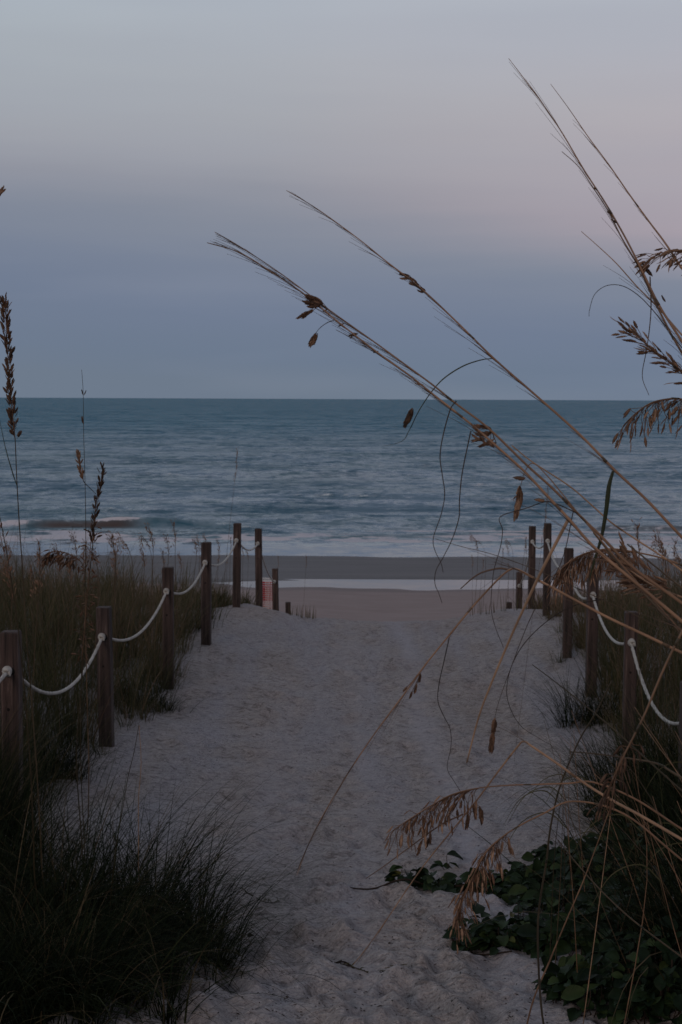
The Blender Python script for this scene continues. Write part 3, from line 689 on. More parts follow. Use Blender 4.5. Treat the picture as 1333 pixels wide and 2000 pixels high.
def seeds_at(o, items, d, tint=(.2, .8), name='spikelets'):
    """items: (x, y, dx, dy) spikelets from pixel (x,y) reaching (dx,dy) pixels away"""
    groups = []
    for it in items:
        for g in groups:
            if any(abs(it[0]-j[0])+abs(it[1]-j[1]) < 34 for j in g): g.append(it); break
        else: groups.append([it])
    for g in groups:
        mb = MB(); hub = P(g[0][0], g[0][1], d)
        for x, y, dx, dy in g:
            a = P(x, y, d); b = P(x+dx, y+dy, d+.004); L = (b-a).length
            scaly(mb, a, b-a, random.uniform(*tint))
            if (a-hub).length > .001: mb.tube([hub, a], .0006, .0006, 3, smooth=False, tint=.4)
        mb.build(name, M['seed'], o)
def leaf(o, pts, d0, d1=None, w=.004, tint=.4, name='leaf', ribbon=True):
    mb = MB(); q = PX(pts, d0, d1)
    if ribbon: mb.ribbon(q, w, tint)
    else: mb.tube(q, w*.5, w*.22, 5, tint=tint, sub=6)
    mb.build(name, M['leaf'] if ribbon else M['thread'], o)

# A: lower bare stalk of the long crossing pair
o, sm = stalk('long bare sea oat stalk crossing the sea, lower of the twin stems', PX([(405, 474), (470, 494), (535, 534), (600, 578), (665, 632), (740, 690), (800, 733), (850, 773), (921, 829), (979, 879), (1025, 921), (1070, 969), (1112, 1014), (1160, 1068), (1230, 1128), (1333, 1214)], 2.25, 1.95), .0006, .0030, .75, ground=(.75, .2))
whiskers(o, sm, .02, .22, 42, (.06, .16), .05); whiskers(o, sm, .22, .44, 30, (.05, .15), .14, seeds=.12)
seeds_at(o, [(630, 590, -38, -12), (632, 594, -42, -4), (628, 596, -30, 4), (622, 584, -26, -8), (602, 608, -24, 16), (607, 606, -18, 18), (614, 605, -20, 12), (641, 603, -10, 6), (618, 650, -14, 30), (621, 652, -9, 24), (612, 656, -10, 18), (700, 652, -20, 4), (692, 650, -8, 12), (672, 632, -12, 6), (740, 686, -12, 3)], 2.18, (.15, .6))
seeds_at(o, [(820, 752, -10, -4), (935, 845, -14, -16), (950, 868, -14, -18), (966, 874, -16, -14), (942, 862, -22, -14), (928, 840, -8, -14)], 2.06)
leaf(o, [(892, 783), (880, 800), (866, 850), (860, 890), (864, 925), (869, 965), (862, 1005), (847, 1050), (850, 1075), (862, 1100), (866, 1118)], 2.06, 2.06, .0020, .2, 'curling_thread', False)
leaf(o, [(652, 626), (640, 630), (626, 640), (616, 652)], 2.18, 2.18, .0016, .2, 'fine_thread', False)
# A2: upper twin
o, sm = stalk('long bare sea oat stalk crossing the sea, upper of the twin stems', PX([(420, 453), (470, 482), (540, 528), (600, 572), (650, 610), (740, 674), (800, 718), (850, 755), (892, 789), (954, 836), (1029, 908), (1079, 953), (1129, 1003), (1174, 1047), (1236, 1108), (1333, 1178)], 2.27, 2.0), .0005, .0029, .6, ground=(.8, .25))
whiskers(o, sm, .01, .20, 40, (.06, .15), .05)
seeds_at(o, [(960, 838, -30, -8), (962, 846, -36, 2), (955, 852, -30, -6), (948, 856, -28, 6), (966, 858, -22, 12), (940, 838, -16, -10), (970, 866, -30, 2), (958, 864, -26, 10)], 2.12, (.3, .8))
leaf(o, [(920, 842), (914, 870), (903, 925), (898, 975), (897, 1010), (885, 1050), (868, 1085), (852, 1115), (850, 1140), (858, 1160), (864, 1178)], 2.11, 2.11, .0020, .2, 'curling_thread', False)
leaf(o, [(1129, 1003), (1090, 985), (1065, 980), (1030, 992), (978, 1009), (982, 1035), (978, 1068), (966, 1110), (961, 1150), (960, 1190), (968, 1225), (984, 1265)], 2.05, 2.05, .0018, .2, 'curling_thread', False)
mb = MB(); mb.tube(PX([(1112, 1012), (1060, 1112), (1030, 1175), (1000, 1240), (960, 1335), (935, 1402), (912, 1490)], 2.04, 2.3), .0026, .0012, 7, tint=.95); mb.build('broken_blade', M['stem'], o)
# A3: thin branch behind
o, sm = stalk('thin reddish sea oat stalk running just above the twin stems', PX([(1000, 870), (1040, 902), (1112, 949), (1160, 990), (1195, 1021), (1245, 1055), (1299, 1090), (1333, 1115)], 2.3, 2.2), .0010, .0018, .9, ground=(.7, .3))
# B: upper long stalk
o, sm = stalk('single long sea oat stalk sloping above the twin stems', PX([(560, 372), (620, 408), (700, 466), (752, 508), (795, 541), (835, 574), (900, 636), (965, 700), (1040, 766), (1130, 846), (1203, 920), (1262, 975), (1333, 1050)], 2.35, 2.1), .0005, .0028, .7, ground=(.8, .3))
whiskers(o, sm, .02, .30, 46, (.05, .14), .06)
seeds_at(o, [(802, 540, -24, -6), (800, 544, -20, 0), (812, 548, -22, -8), (820, 560, -22, -10), (812, 558, -14, -4), (832, 568, -18, -10), (828, 572, -14, -6), (818, 558, -8, -12)], 2.27, (.3, .9))
leaf(o, [(965, 700), (940, 703), (905, 715), (870, 737), (845, 763), (820, 800), (800, 840), (785, 862), (742, 873)], 2.22, 2.22, .0026, .3, 'curling_leaf')
seeds_at(o, [(806, 797, -18, 40), (808, 800, -12, 30), (803, 812, -14, 26)], 2.2, (0, .3))
leaf(o, [(1198, 920), (1190, 950), (1184, 1000), (1175, 1050), (1160, 1100), (1150, 1140)], 2.13, 2.13, .0085, .1, 'hanging_leaf')
# C: upper right group
o, sm = stalk('tall bare sea oat stalk reaching highest in the sky', PX([(994, 114), (1020, 148), (1060, 202), (1100, 262), (1140, 330), (1185, 400), (1225, 470), (1260, 540), (1290, 600), (1333, 668)], 2.3, 2.15), .0004, .0026, .7, ground=(.75, .3))
whiskers(o, sm, .03, .6, 60, (.05, .15), .05)
seeds_at(o, [(1275, 540, -22, -28), (1263, 528, -12, -6), (1300, 590, -8, -14)], 2.2, (.2, .6))
o, sm = stalk('bare sea oat stalk with dark seeds left of the tallest stem', PX([(1098, 296), (1130, 325), (1160, 368), (1190, 415), (1215, 465), (1250, 525), (1275, 580), (1310, 650), (1333, 690)], 2.3, 2.15), .0005, .0024, .5, ground=(.7, .28))
whiskers(o, sm, .05, .6, 40, (.04, .12), .08)
seeds_at(o, [(1168, 372, -8, -6), (1194, 420, -8, -8), (1206, 436, -12, -8), (1262, 528, -14, -12), (1285, 590, -10, -10)], 2.2, (0, .3))
o, sm = stalk('fuzzy bare sea oat stalk nearest the top right edge', PX([(1076, 164), (1110, 210), (1150, 268), (1190, 322), (1230, 380), (1270, 435), (1300, 475), (1333, 525)], 2.6, 2.4), .0004, .0026, .75, ground=(.8, .3))
whiskers(o, sm, .05, .9, 70, (.05, .13), .05)
o, sm = stalk('short pale sea oat stalk ending in mid sky on the right', PX([(1136, 452), (1170, 482), (1205, 515), (1245, 560), (1285, 600), (1333, 655)], 2.5, 2.4), .0005, .0022, .9, ground=(.8, .3))
whiskers(o, sm, .05, .7, 26, (.04, .12), .08)
leaf(o, [(1333, 680), (1310, 650), (1275, 605), (1245, 575), (1215, 558), (1185, 558), (1162, 575), (1152, 605), (1151, 618)], 2.3, 2.3, .0018, .2, 'curling_thread', False)
leaf(o, [(1270, 540), (1272, 600), (1268, 650), (1262, 690), (1255, 735), (1268, 772)], 2.3, 2.3, .0022, .6, 'curling_thread', False)

# heads at the right edge
def edge_head(label, ax, d, n, Lr, droop, ground, **k):
    o, sm = stalk(label, PX(ax, d, d), .0007, .0024, .5, ground=ground)
    head(o, PX(ax, d, d), .02, .98, n, Lr, droop, **k); return o, sm
edge_head('small brown sea oat head at the right edge high in the sky', [(1268, 508), (1290, 500), (1320, 490), (1350, 492), (1400, 520)], 2.2, 46, (.014, .022), .5, (.7, .2), out=.3, branch=(.006, .02), tint=(.4, 1), wid=.3)
edge_head('feathery brown sea oat head at the right edge above the horizon', [(1226, 645), (1245, 655), (1270, 680), (1300, 700), (1333, 728), (1400, 770)], 2.2, 80, (.012, .019), .15, (.7, .2), out=.30, branch=(.006, .028), spread=.003, tint=(.35, 1), wid=.30)
edge_head('drooping brown sea oat head at the right edge on the horizon', [(1226, 822), (1245, 805), (1270, 788), (1300, 780), (1333, 780), (1400, 800)], 2.2, 76, (.014, .022), 1.1, (.7, .2), out=.25, branch=(.008, .040), tint=(.4, 1), wid=.30)
# arching plume over the right posts and a brush below
o, sm = stalk('arching golden sea oat plume hanging over the right rope', PX([(1088, 1122), (1105, 1103), (1133, 1085), (1165, 1075), (1200, 1072), (1250, 1080), (1300, 1092), (1360, 1115)], 3.0, 2.9), .0008, .0026, .6, ground=(.9, .2))
head(o, PX([(1090, 1120), (1105, 1103), (1133, 1085), (1165, 1075), (1200, 1074), (1250, 1080), (1300, 1092)], 3.0), .02, .75, 300, (.014, .022), 1.3, branch=(.008, .052), out=.20, wid=.24, tint=(.5, 1))
o, sm = stalk('brush shaped sea oat head lying under the stems at the right', PX([(1218, 1106), (1240, 1120), (1270, 1140), (1310, 1158), (1370, 1180)], 2.2, 2.1), .001, .0024, .8, ground=(.7, .2))
head(o, PX([(1222, 1100), (1240, 1120), (1270, 1138), (1310, 1150)], 2.2), 0, 1, 90, (.018, .028), .45, branch=(.004, .022), out=.35, grav=Vector((-.9, 0, -.3)), tint=(.5, 1), wid=.3)
# D: kinked long stalk over the path
o, sm = stalk('kinked sea oat stalk bent down over the path, longest of the folded ones', PX([(580, 1710), (600, 1655), (630, 1595), (665, 1535), (700, 1480), (740, 1422), (785, 1362), (830, 1300), (880, 1238), (930, 1178), (975, 1130), (996, 1113), (1010, 1112), (1040, 1127), (1080, 1148), (1130, 1175), (1190, 1207), (1260, 1240), (1333, 1275)], 2.4, 2.1), .0005, .0028, .75, ground=(.6, .1), sub=4)
whiskers(o, sm, .02, .36, 40, (.05, .14), .04, side=Vector((.4, 0, -.6)))
seeds_at(o, [(822, 1315, -3, 20), (815, 1335, -6, 22), (806, 1350, -6, 16), (797, 1340, -10, 12)], 2.3, (.2, .6))
leaf(o, [(996, 1113), (975, 1110), (945, 1117), (925, 1128), (900, 1150)], 2.27, 2.3, .004, .95, 'dry_blade', False)
leaf(o, [(878, 1245), (868, 1290), (858, 1335), (856, 1370), (868, 1400), (880, 1425), (881, 1460), (874, 1500), (890, 1530), (915, 1570)], 2.35, 2.4, .0018, .1, 'curling_thread', False)
# F: kinked lower stalk
o, sm = stalk('kinked tan sea oat stalk folded low over the bottom of the path', PX([(690, 1885), (725, 1840), (760, 1790), (800, 1730), (840, 1675), (885, 1620), (930, 1565), (975, 1505), (1010, 1460), (1023, 1448), (1040, 1458), (1090, 1492), (1150, 1535), (1205, 1568), (1250, 1592), (1333, 1640)], 2.5, 2.2), .0006, .0030, .85, ground=(.45, .1), sub=4)
whiskers(o, sm, .02, .3, 20, (.05, .12), .03)
# head i
ax = [(768, 1622), (800, 1600), (840, 1575), (880, 1553), (930, 1540), (990, 1534), (1050, 1532), (1110, 1530)]
o, sm = stalk('drooping rust brown sea oat head low over the path, upper of the two', PX(ax+[(1160, 1528), (1240, 1560), (1333, 1620)], 2.35, 2.3), .0006, .0022, .6, ground=(.4, .1))
head(o, PX(ax, 2.35), .03, .52, 92, (.014, .024), 1.1, branch=(.006, .046), out=.26, tint=(.3, 1), wid=.27, pw=.9)
leaf(o, [(905, 1590), (860, 1612), (800, 1655), (750, 1692), (715, 1716)], 2.36, 2.4, .0030, .9, 'dry_blade', False)
seeds_at(o, [(826, 1640, -10, 22), (838, 1638, -6, 22), (822, 1655, -8, 18), (938, 1575, 4, 38), (926, 1570, 4, 34), (916, 1590, -6, 34)], 2.36, (.1, .6))
# head ii
ax = [(893, 1795), (902, 1765), (918, 1725), (935, 1690), (955, 1658), (985, 1632), (1020, 1610), (1060, 1590)]
o, sm = stalk('drooping rust brown sea oat head above the vine, lower of the two', PX(ax+[(1120, 1565), (1220, 1590), (1333, 1680)], 2.35, 2.3), .0006, .0022, .6, ground=(.4, .1))
head(o, PX(ax, 2.35), .0, .72, 112, (.014, .024), 1.1, branch=(.006, .040), out=.24, tint=(.4, 1), wid=.27, grav=Vector((.12, 0, -1)))
# blurred head iii
ax = [(1178, 1568), (1190, 1540), (1205, 1505), (1222, 1470), (1240, 1435), (1262, 1390)]
o, sm = stalk('blurry reddish sea oat head hanging before the second right post', PX(ax+[(1300, 1300), (1345, 1210)], 1.9, 1.9), .0008, .0024, .5, ground=(.5, .2))
head(o, PX(ax, 1.9), 0, .7, 40, (.012, .020), .7, branch=(.004, .016), out=.25, tint=(0, .4), wid=.28)
# loose hanging heads
o, sm = stalk('sea oat stem with two big hanging seeds over the right path', PX([(1018, 948), (1024, 925), (1040, 905), (1070, 930), (1140, 1015), (1230, 1120), (1333, 1235)], 2.1, 2.0), .0004, .0018, .6, ground=(.7, .2))
seeds_at(o, [(1016, 948, -6, 36), (1014, 975, -8, 46), (1019, 955, -4, 40), (1010, 968, -8, 8), (968, 1402, -6, 40), (964, 1430, -6, 45)], 2.09, (.4, .8))
leaf(o, [(1120, 1000), (1096, 1100), (1040, 1200), (1000, 1300), (975, 1370), (967, 1402)], 2.08, 2.08, .0016, .3, 'fine_thread', False)
# dark stems low right
o, sm = stalk('dark slender bare stem slanting down before the right posts', PX([(1040, 1298), (1080, 1328), (1140, 1375), (1200, 1425), (1260, 1480), (1333, 1545)], 2.4, 2.3), .0008, .0020, .1, ground=(.4, .1))
leaf(o, [(1180, 1170), (1130, 1180), (1080, 1205), (1030, 1250), (1000, 1300), (990, 1350), (1000, 1390), (1020, 1420), (1050, 1440), (1078, 1456)], 2.3, 2.35, .0018, .1, 'curling_thread', False)
o, sm = stalk('dark leafless stem rising steeply from the vine at the right', PX([(1195, 1330), (1165, 1390), (1135, 1440), (1112, 1490), (1090, 1550), (1075, 1620), (1068, 1680)], 2.8, 3.0), .0012, .0030, .15, ground=(.25, .6))
o, sm = stalk('dull green flat stem pointing left across the second right post', PX([(1112, 1468), (1160, 1472), (1220, 1480), (1285, 1492), (1333, 1520)], 2.3, 2.2), .0010, .0026, .25, ground=(.4, .1))
o, sm = stalk('brown dead stem slanting through the vine leaves at the right', PX([(1195, 1570), (1170, 1640), (1140, 1720), (1110, 1790), (1085, 1850), (1075, 1875)], 3.2, 3.3), .0010, .0028, .6, ground=(.05, .4))
o, sm = stalk('long dark stem dropping from the kinked stalk to the right corner', PX([(1090, 1640), (1130, 1690), (1180, 1745), (1240, 1800), (1333, 1870)], 2.9, 2.8), .0010, .0026, .2, ground=(.2, .2))
o, sm = stalk('thin wiry stem running level from the far left into the right plume', PX([(850, 1052), (900, 1067), (960, 1082), (1040, 1110), (1130, 1150), (1230, 1196), (1333, 1250)], 2.3, 2.2), .0004, .0010, .3, ground=(.6, .2))
o, sm = stalk('green brown stem running parallel below the twin stems', PX([(1160, 1040), (1200, 1090), (1250, 1150), (1333, 1240)], 2.15, 2.05), .0016, .0028, .35, ground=(.6, .2))
o, sm = stalk('dark stem ending bluntly above the golden plume', PX([(1226, 1063), (1260, 1090), (1300, 1122), (1360, 1170)], 2.1, 2.0), .0012, .0022, .3, ground=(.6, .2))

# left foreground stalks
d = 4.7
o, sm = stalk('tall upright sea oat at the left edge with a long dark seed head', PX([(10, 590), (13, 640), (17, 720), (24, 800), (30, 860), (33, 930), (38, 1020), (45, 1120), (52, 1240), (60, 1340), (72, 1500), (80, 1640)], d, d+.4), .0010, .0032, .2, group=GRP, ground=(.02, .35))
zz0 = hz(sm[-1].x, sm[-1].y)
head(o, PX([(10, 590), (13, 640), (17, 720), (24, 800), (30, 860)], d), 0, 1, 190, (.018, .029), -.4, branch=(.004, .016), out=.38, tint=(.05, .6), wid=.42, spread=.004)
leaf(o, [(34, 950), (24, 920), (10, 870), (-4, 800)], d, d, .005, .1)
o, sm = stalk('thin bare upright stalk second from the left edge', PX([(160, 722), (163, 770), (164, 850), (167, 960), (168, 1060), (166, 1160), (160, 1300), (158, 1480), (165, 1640)], d+.4, d+.7), .0007, .0026, .1, ground=(.02, .3))
seeds_at(o, [(163, 772, -4, -12), (164, 772, 5, -10), (163, 828, -3, -16)], d+.4, (.1, .4))
o, sm = stalk('crooked dark sea oat with a folded head beside the thin stalk', PX([(201, 914), (196, 950), (188, 985), (184, 1030), (180, 1080), (172, 1150), (168, 1230), (160, 1330), (150, 1480), (160, 1640)], d+.4, d+.7), .0012, .0030, .1, ground=(.02, .3))
head(o, PX([(201, 914), (196, 950), (188, 985), (184, 1020), (180, 1080)], d+.4), 0, .9, 90, (.017, .026), -.4, branch=(.002, .008), out=.4, tint=(0, .15), wid=.4, spread=.003)
head(o, PX([(182, 1000), (178, 1050), (174, 1120), (168, 1200), (160, 1290)], d+.4), .1, 1, 90, (.018, .026), .7, branch=(.006, .022), out=.6, tint=(.1, .6), wid=.34, name='lower_seed_head')
head(o, PX([(153, 888), (157, 915), (164, 940), (178, 955), (188, 965)], d+.4), 0, .6, 44, (.016, .022), -.3, branch=(.002, .006), out=.3, tint=(.5, 1), name='side_seed_head', spread=.002)
leaf(o, [(153, 888), (157, 915), (164, 940), (178, 955), (188, 965)], d+.4, d+.6, .004, .2, 'side_branch', False)
o, sm = stalk('brown sea oat head drooping left behind the left stalks', PX([(90, 1082), (112, 1076), (140, 1084), (160, 1100), (166, 1140), (168, 1250), (172, 1420)], 6.0, 6.2), .0012, .003, .4, group='sea oats in the left grass', ground=(-.1, .3))
head(o, PX([(92, 1082), (112, 1076), (140, 1084), (158, 1096)], 6.0), 0, 1, 90, (.022, .034), .8, branch=(.006, .05), out=.3, tint=(.1, .6))
o, sm = stalk('leaning dark stalk rising off the left edge', PX([(-2, 1000), (8, 1050), (22, 1130), (36, 1230), (48, 1350), (60, 1500), (66, 1640)], d-.3, d+.2), .0012, .0030, .15, ground=(.02, .5))
head(o, PX([(-2, 1030), (8, 1080), (16, 1130)], d-.3), 0, 1, 24, (.016, .024), .2, branch=(.004, .012), out=.4, tint=(.2, .6))
o, sm = stalk('sea oat tip poking in at the left edge high in the sky', PX([(8, 362), (2, 380), (-8, 400), (-40, 520), (-80, 760), (-110, 1100)], d-1.4, d-1.3), .0008, .0026, .8, ground=(-.1, .3))
seeds_at(o, [(-2, 384, 10, -22), (0, 380, 12, -12), (-4, 390, 6, -24)], d-1.4, (.7, 1))
o, sm = stalk('crossed pair of bare brown stems standing before the second left post', PX([(272, 1415), (262, 1470), (250, 1520), (240, 1580), (225, 1660)], 5.4, 5.6), .0012, .0022, .2, ground=(-.05, .2))
o, sm = stalk('pale dry upright stem right of the large tussock', PX([(272, 1415), (276, 1490), (271, 1560), (271, 1640)], 5.5, 5.5), .0010, .0030, .9, ground=(.0, .1))

random.seed(31)
for i in range(38):
    x0 = random.uniform(1060, 1330); y0 = random.uniform(1380, 1620); dd = random.uniform(3.6, 6.2); a = P(x0, y0, dd)
    gx = a.x+random.uniform(-.05, .5); gy = dd+random.uniform(-.2, .4); q = Vector((gx, gy, hz(gx, gy)-.02)); mid = a.lerp(q, .5)+Vector((random.uniform(-.05, .08), 0, random.uniform(0, .10)))
    o = thing('dry_stalk', 'thin dead grass stalk standing in the tangle above the vine at the lower right', 'dry stalk', tuple(q), 'dead stalks in the lower right tangle')
    mb = MB(); mb.tube([a, mid, q], .0007, .0019, 5, tint=random.choice((.1, .3, .6, .9))); mb.build('stem', M['stem'], o)
    if i % 3 == 0: mb = MB(); b0 = a.lerp(mid, .6); mb.ribbon([b0, b0+Vector((-.06, 0, .05)), b0+Vector((-.14, 0, .02)), b0+Vector((-.20, 0, -.08))], .005, tint=.7); mb.build('leaf', M['leaf'], o)
# background sea oats, one prototype per form, copied
def proto(h, hl, dro, sd):
    random.seed(sd)
    o = thing('sea_oats', 'x', 'sea oats', (0, 0, 0))
    ax = [Vector((dro*.55*h*.3, 0, h*(.985-dro*.15))), Vector((dro*.18*h, 0, h*.96)), Vector((dro*.05*h, 0, h*.85)), Vector((.01, 0, h*.6)), Vector((0, 0, 0))]
    mb = MB(); mb.tube(ax, .0012, .0026, 4, tint=.3); mb.build('stem', M['stem'], o)
    head(o, catmull(ax, 5), 0, hl, int(46+20*dro), (.013, .021), .1+dro*.5, branch=(.004, .028), out=.22, tint=(.4, 1), wid=.36, grav=Vector((.5, .2, -.8)))
    return o
protos = [proto(1.15, .17, .25, 3), proto(1.2, .17, .6, 4), proto(1.1, .19, .08, 5), proto(1.15, .18, .9, 6)]
used = [False]*4; random.seed(99)
def place_oat(px, py, d, k, label, group, rz=None, thin=1):
    """head tip at pixel (px,py) and depth d"""
    tip = P(px, py, d)
    if group.endswith('grass'):
        while d < 18 and xl(d)-.12 < tip.x < xr(d)+.12: d += .3; tip = P(px, py, d)
    g = hz(tip.x, tip.y); s = max(.25, (tip.z-g)/1.12)
    pr = protos[k]
    if not used[k]: o = pr; used[k] = True
    else:
        o = pr.copy(); C.objects.link(o)
        for ch in pr.children:
            c = ch.copy(); C.objects.link(c); c.parent = o
    o.location = (tip.x, tip.y, g-.02); w = min(1.3, max(.6, s))*thin; o.scale = (w, w, s)
    o.rotation_euler = (random.uniform(-.05, .05), random.uniform(-.14, .02), rz if rz is not None else math.pi+random.uniform(-.9, .9))
    o['label'] = label; o['group'] = group; o['category'] = 'sea oats'
lb = 'blurry brown sea oat head poking above the left bank grass towards the surf'
for px, py, d, k in [(52, 1050, 9, 2), (66, 1090, 10, 2), (72, 1042, 12, 2), (100, 1062, 10, 0), (128, 1038, 11, 0), (150, 1042, 12, 2), (215, 1040, 9, 0), (230, 1022, 10, 2), (246, 1056, 9.5, 1), (262, 1062, 12, 0), (285, 1022, 9, 0), (300, 1050, 11, 1), (310, 1042, 9.5, 0), (318, 1060, 12, 2), (348, 1005, 11, 2), (362, 1045, 12.5, 0), (372, 1050, 12, 2), (388, 1042, 14, 0), (400, 1040, 14.5, 0), (412, 1062, 13, 2), (420, 1050, 15, 0), (448, 1040, 16, 2), (475, 1060, 17.5, 2), (482, 1072, 17, 0), (5, 1090, 8, 0), (20, 1068, 11, 1), (190, 1062, 12, 0), (170, 1075, 10, 1), (118, 1085, 11, 0), (335, 1075, 11, 0), (230, 1090, 12, 0), (440, 1075, 15, 2)]:
    place_oat(px, py, d, k, lb, 'sea oats in the left grass')
lb = 'blurry brown sea oat head poking above the right bank grass towards the surf'
for px, py, d, k in [(1262, 1000, 9, 2), (1278, 1035, 10, 0), (1290, 1050, 9, 2), (1305, 1062, 11, 1), (1325, 1070, 10, 0), (1228, 1080, 12, 0), (1180, 1085, 13, 1), (1145, 1075, 14, 0), (1090, 1065, 15, 3), (1125, 1090, 14, 2), (1210, 1075, 11, 2), (1320, 1040, 12, 2)]:
    place_oat(px, py, d, k, lb, 'sea oats in the right grass')
lb = 'thin bent sea oat standing on the crest left of the right posts'
for px, py, d, k in [(928, 1048, 17, 1), (945, 1052, 17.3, 3), (925, 1078, 16.8, 2), (935, 1085, 17.0, 2), (995, 1062, 18, 0), (1005, 1055, 17.5, 1), (1012, 1038, 18, 2), (972, 1062, 17.4, 2), (990, 1098, 17, 0), (1020, 1060, 17.6, 0)]:
    place_oat(px, py, d, k, lb, 'sea oats on the right crest')
place_oat(592, 1078, 18.5, 2, 'lone thin dark sea oat right of the far left posts before the wet sand', 'sea oats on the left crest', thin=.7)
place_oat(541, 1078, 21.5, 2, 'thin sea oat rising right behind the low far left post', 'sea oats on the left crest', thin=.7)
place_oat(430, 862, 15.8, 2, 'very tall pale thin grass stalk rising behind the left crest post', 'sea oats on the left crest', rz=math.pi, thin=.6)
place_oat(1012, 925, 9.5, 2, 'thin dark stalk seen over the sea left of the right crest posts', 'sea oats on the right crest', thin=.35)
for i, u_ in enumerate(used):
    if not u_:
        for ch in list(protos[i].children): bpy.data.objects.remove(ch)
        bpy.data.objects.remove(protos[i])

# ------------------------------------------------------------------ beach vine at the lower right
def vleaf(mb, p, nrm, fwd, L, w, tint, fold=.25):
    f = fwd.normalized(); s = f.cross(nrm).normalized(); n_ = s.cross(f)
    V = []; rowsn = 6
    for i in range(rowsn+1):
        t_ = i/rowsn; ww_ = w*(math.sin(math.pi*min(1, t_*.93+.04))**.7); c = p+f*L*t_-n_*(L*.22*t_*t_)
        for k in (-1, -.5, 0, .5, 1):
            V.append(tuple(c+s*(k*ww_/2)+n_*(abs(k)*ww_*fold+.04*L*math.sin(t_*9+k*2)*abs(k))))
    Fc = [(i*5+k, i*5+k+1, (i+1)*5+k+1, (i+1)*5+k) for i in range(rowsn) for k in range(4)]
    mb.add(V, Fc, tint)
def leafy(mb, st, x, y, n, rad, hmax, Lr=(.042, .074), tint=(0, .95)):
    for i in range(n):
        a = random.uniform(0, 2*math.pi); r = rad*math.sqrt(random.random()); px_ = x+r*math.cos(a); py_ = y+r*math.sin(a)
        g = gz(px_, py_); h = .008+hmax*(1-(r/rad)**2*.75)*random.uniform(.15, 1.0)
        p = Vector((px_, py_, g+h)); up = Vector((random.gauss(0, .5), random.gauss(-.25, .5), 1)).normalized()
        fw = Vector((math.cos(a)+random.gauss(0, .7), math.sin(a)+random.gauss(-.2, .7), random.uniform(-.3, .5)))
        L = random.uniform(*Lr)*random.choice((.6, .85, 1, 1, 1.15)); vleaf(mb, p, up, fw, L, L*random.uniform(.62, .85), random.uniform(*tint)**1.3)
        if random.random() < .5: st.tube([(px_+random.uniform(-.03, .03), py_, g), (px_, py_, g+h*.6), tuple(p)], .0022, .0014, 4, tint=random.random(), sub=2)
random.seed(5)
lf = MB(); st = MB()
for gx, gy, n, rad, hm in [(1240, 1720, 200, .34, .22), (1150, 1740, 190, .30, .16), (1080, 1745, 130, .24, .11), (1015, 1745, 80, .17, .09), (960, 1735, 60, .13, .06), (1300, 1650, 140, .30, .22), (1200, 1670, 50, .2, .10), (1100, 1690, 40, .15, .10), (1060, 1715, 30, .12, .10), (1290, 1850, 230, .32, .26), (1180, 1840, 150, .25, .15), (1120, 1790, 90, .20, .11), (1330, 1950, 200, .28, .24), (1240, 1960, 120, .22, .18), (1130, 1860, 90, .18, .10), (1080, 1770, 60, .16, .09), (1180, 1950, 110, .2, .13), (1400, 1800, 200, .35, .30), (1240, 1570, 26, .12, .16), (1290, 1560, 24, .12, .2), (1180, 1610, 18, .1, .10)]:
    p = G(gx, gy); leafy(lf, st, p.x, p.y, int(n*1.35), rad, hm*1.15)
vo = lf.build('beach_vine', M['vine']); tag(vo, 'mass of dark green leafy beach vine covering the lower right bank', 'vine', kind='stuff')
so_ = st.build('vine_stems', M['bark'], vo)
def runner(label, path, clusters):
    pts = [GF(x, y, .008+.008*(i % 2)) for i, (x, y) in enumerate(path)]
    o = thing('vine_runner', label, 'vine', tuple(pts[0])); mb = MB(); mb.tube(pts, .0035, .006, 6, tint=.3); mb.build('stem', M['bark'], o)
    lm = MB(); sm2 = MB()
    for x, y, n, rad, hm in clusters: p = G(x, y); leafy(lm, sm2, p.x, p.y, n, rad, hm, (.05, .075), (.1, 1))
    lm.build('leaves', M['vine'], o); sm2.build('leaf_stalks', M['bark'], o)
runner('leafy vine runner with a bare woody tip crossing the sand', [(665, 1736), (700, 1745), (735, 1749), (790, 1749), (850, 1742), (930, 1742), (1000, 1750)], [(795, 1738, 26, .060, .08), (858, 1742, 34, .07, .07), (900, 1738, 42, .09, .07), (945, 1735, 30, .09, .08), (872, 1702, 5, .02, .08)])
runner('second leafy runner curling out lower in front of the vine', [(1000, 1868), (950, 1860), (900, 1857), (878, 1845), (874, 1832), (885, 1825)], [(945, 1840, 34, .085, .08), (985, 1845, 50, .11, .12), (920, 1850, 14, .05, .05), (1010, 1830, 40, .10, .13), (1050, 1840, 40, .12, .10)])

# ------------------------------------------------------------------ bits on the sand
def bits(name, label, n, size, material, seed, y0=4.4, y1=16.5, cat='debris', asp=4):
    rg = np.random.default_rng(seed); mb = MB(); V = []; Fc = []
    y = y0+(y1-y0)*rg.random(n)**1.6; c = (xl(y)+xr(y))/2; hw = (xr(y)-xl(y))/2; x = c+hw*rg.uniform(-1, 1, n)
    z = [gz(a_, b_) for a_, b_ in zip(x, y)]
    for i in range(n):
        s = size*rg.uniform(.4, 1.4); a = rg.uniform(0, math.pi); L = s*rg.uniform(1, asp)
        dx = Vector((math.cos(a), math.sin(a), rg.uniform(-.2, .2)))*L/2; dy = Vector((-math.sin(a), math.cos(a), 0))*s/2; dz = Vector((0, 0, s*.5))
        p = Vector((x[i], y[i], z[i]+s*.10))
        vs = [p-dx, p-dy*.8, p+dx, p+dy, p+dz*.6+dx*.2, p-dz*.6]
        mb.add([tuple(v) for v in vs], [(0, 1, 4), (1, 2, 4), (2, 3, 4), (3, 0, 4), (1, 0, 5), (2, 1, 5), (3, 2, 5), (0, 3, 5)], rg.random())
    o = mb.build(name, material, smooth=False); tag(o, label, cat, kind='stuff')
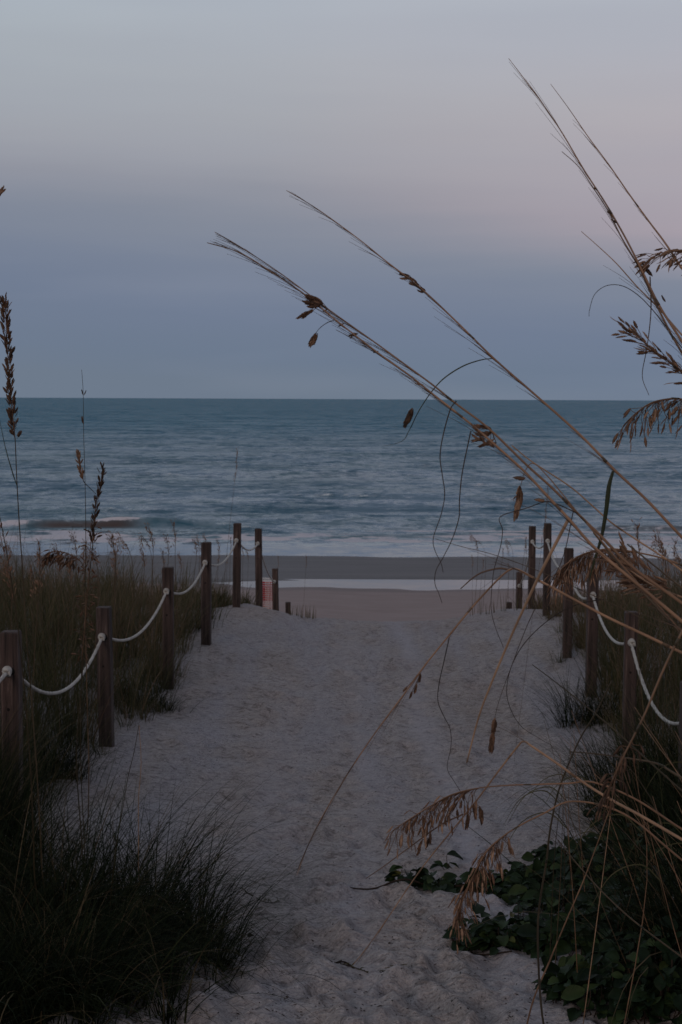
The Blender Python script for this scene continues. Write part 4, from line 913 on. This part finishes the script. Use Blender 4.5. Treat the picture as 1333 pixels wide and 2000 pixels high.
bits('plant_litter', 'tiny dark scraps of dried plants scattered over the sand path', 5200, .0055, M['litter'], 3)
bits('shell_fragments', 'tiny pale shell fragments scattered over the sand path', 1500, .005, M['shell'], 4, asp=1.6, cat='shells')
def twig(label, path, r, fork=None):
    pts = [GF(x, y, r+.002) for x, y in path]
    o = thing('twig', label, 'twig', tuple(pts[0])); mb = MB(); mb.tube(pts, r*.6, r, 6, tint=.2)
    if fork: mb.tube([GF(x, y, r+.003) for x, y in fork], r*.6, r*.5, 5, tint=.2)
    mb.build('stick', M['bark'], o)
twig('small dark forked twig at the bottom of the path', [(638, 1876), (655, 1881), (672, 1880), (692, 1887)], .004, [(655, 1881), (668, 1872)])
def sprig(label, path, n, r=.03):
    pts = [GF(x, y, .006) for x, y in path]
    o = thing('grass_sprig', label, 'plant sprig', tuple(pts[0])); mb = MB(); mb.tube(pts, .002, .0015, 5, tint=.5); mb.build('runner_stem', M['bark'], o)
    lm = MB()
    for i in range(n):
        p, d = polyat(pts, (i+.5)/n); v = Vector((random.uniform(-1, 1), random.uniform(-.6, .6), random.uniform(.1, .9))).normalized()
        lm.ribbon([p, p+v*r*.5, p+v*r+Vector((0, 0, -.006))], .0045, tint=random.uniform(.4, .8), sub=2)
    lm.build('leaves', M['leaf'], o)
sprig('small green sprig of creeping grass at the bottom of the path', [(665, 1890), (705, 1898), (735, 1905), (765, 1916), (785, 1917)], 16)
sprig('low green sprig lying on the sand right of the large tussock', [(470, 1743), (490, 1748), (520, 1754), (548, 1756)], 14)
for (x, y, s), l in zip([(490, 1818, .03), (524, 1845, .022), (762, 1842, .014)], ['grey curled dead leaf on the sand below the sprig', 'small dark dead leaf on the sand right of the tuft', 'dark upright scrap of dead leaf near the bottom of the path']):
    p = GF(x, y); mb = MB(); vleaf(mb, p+Vector((-s/2, 0, .010)), Vector((.1, -.5, 1)).normalized(), Vector((1, .3, .15)), s, s*.6, .4, .4)
    g_ = mb.build('dead_leaf', M['litter']); tag(g_, l, 'dead leaf')
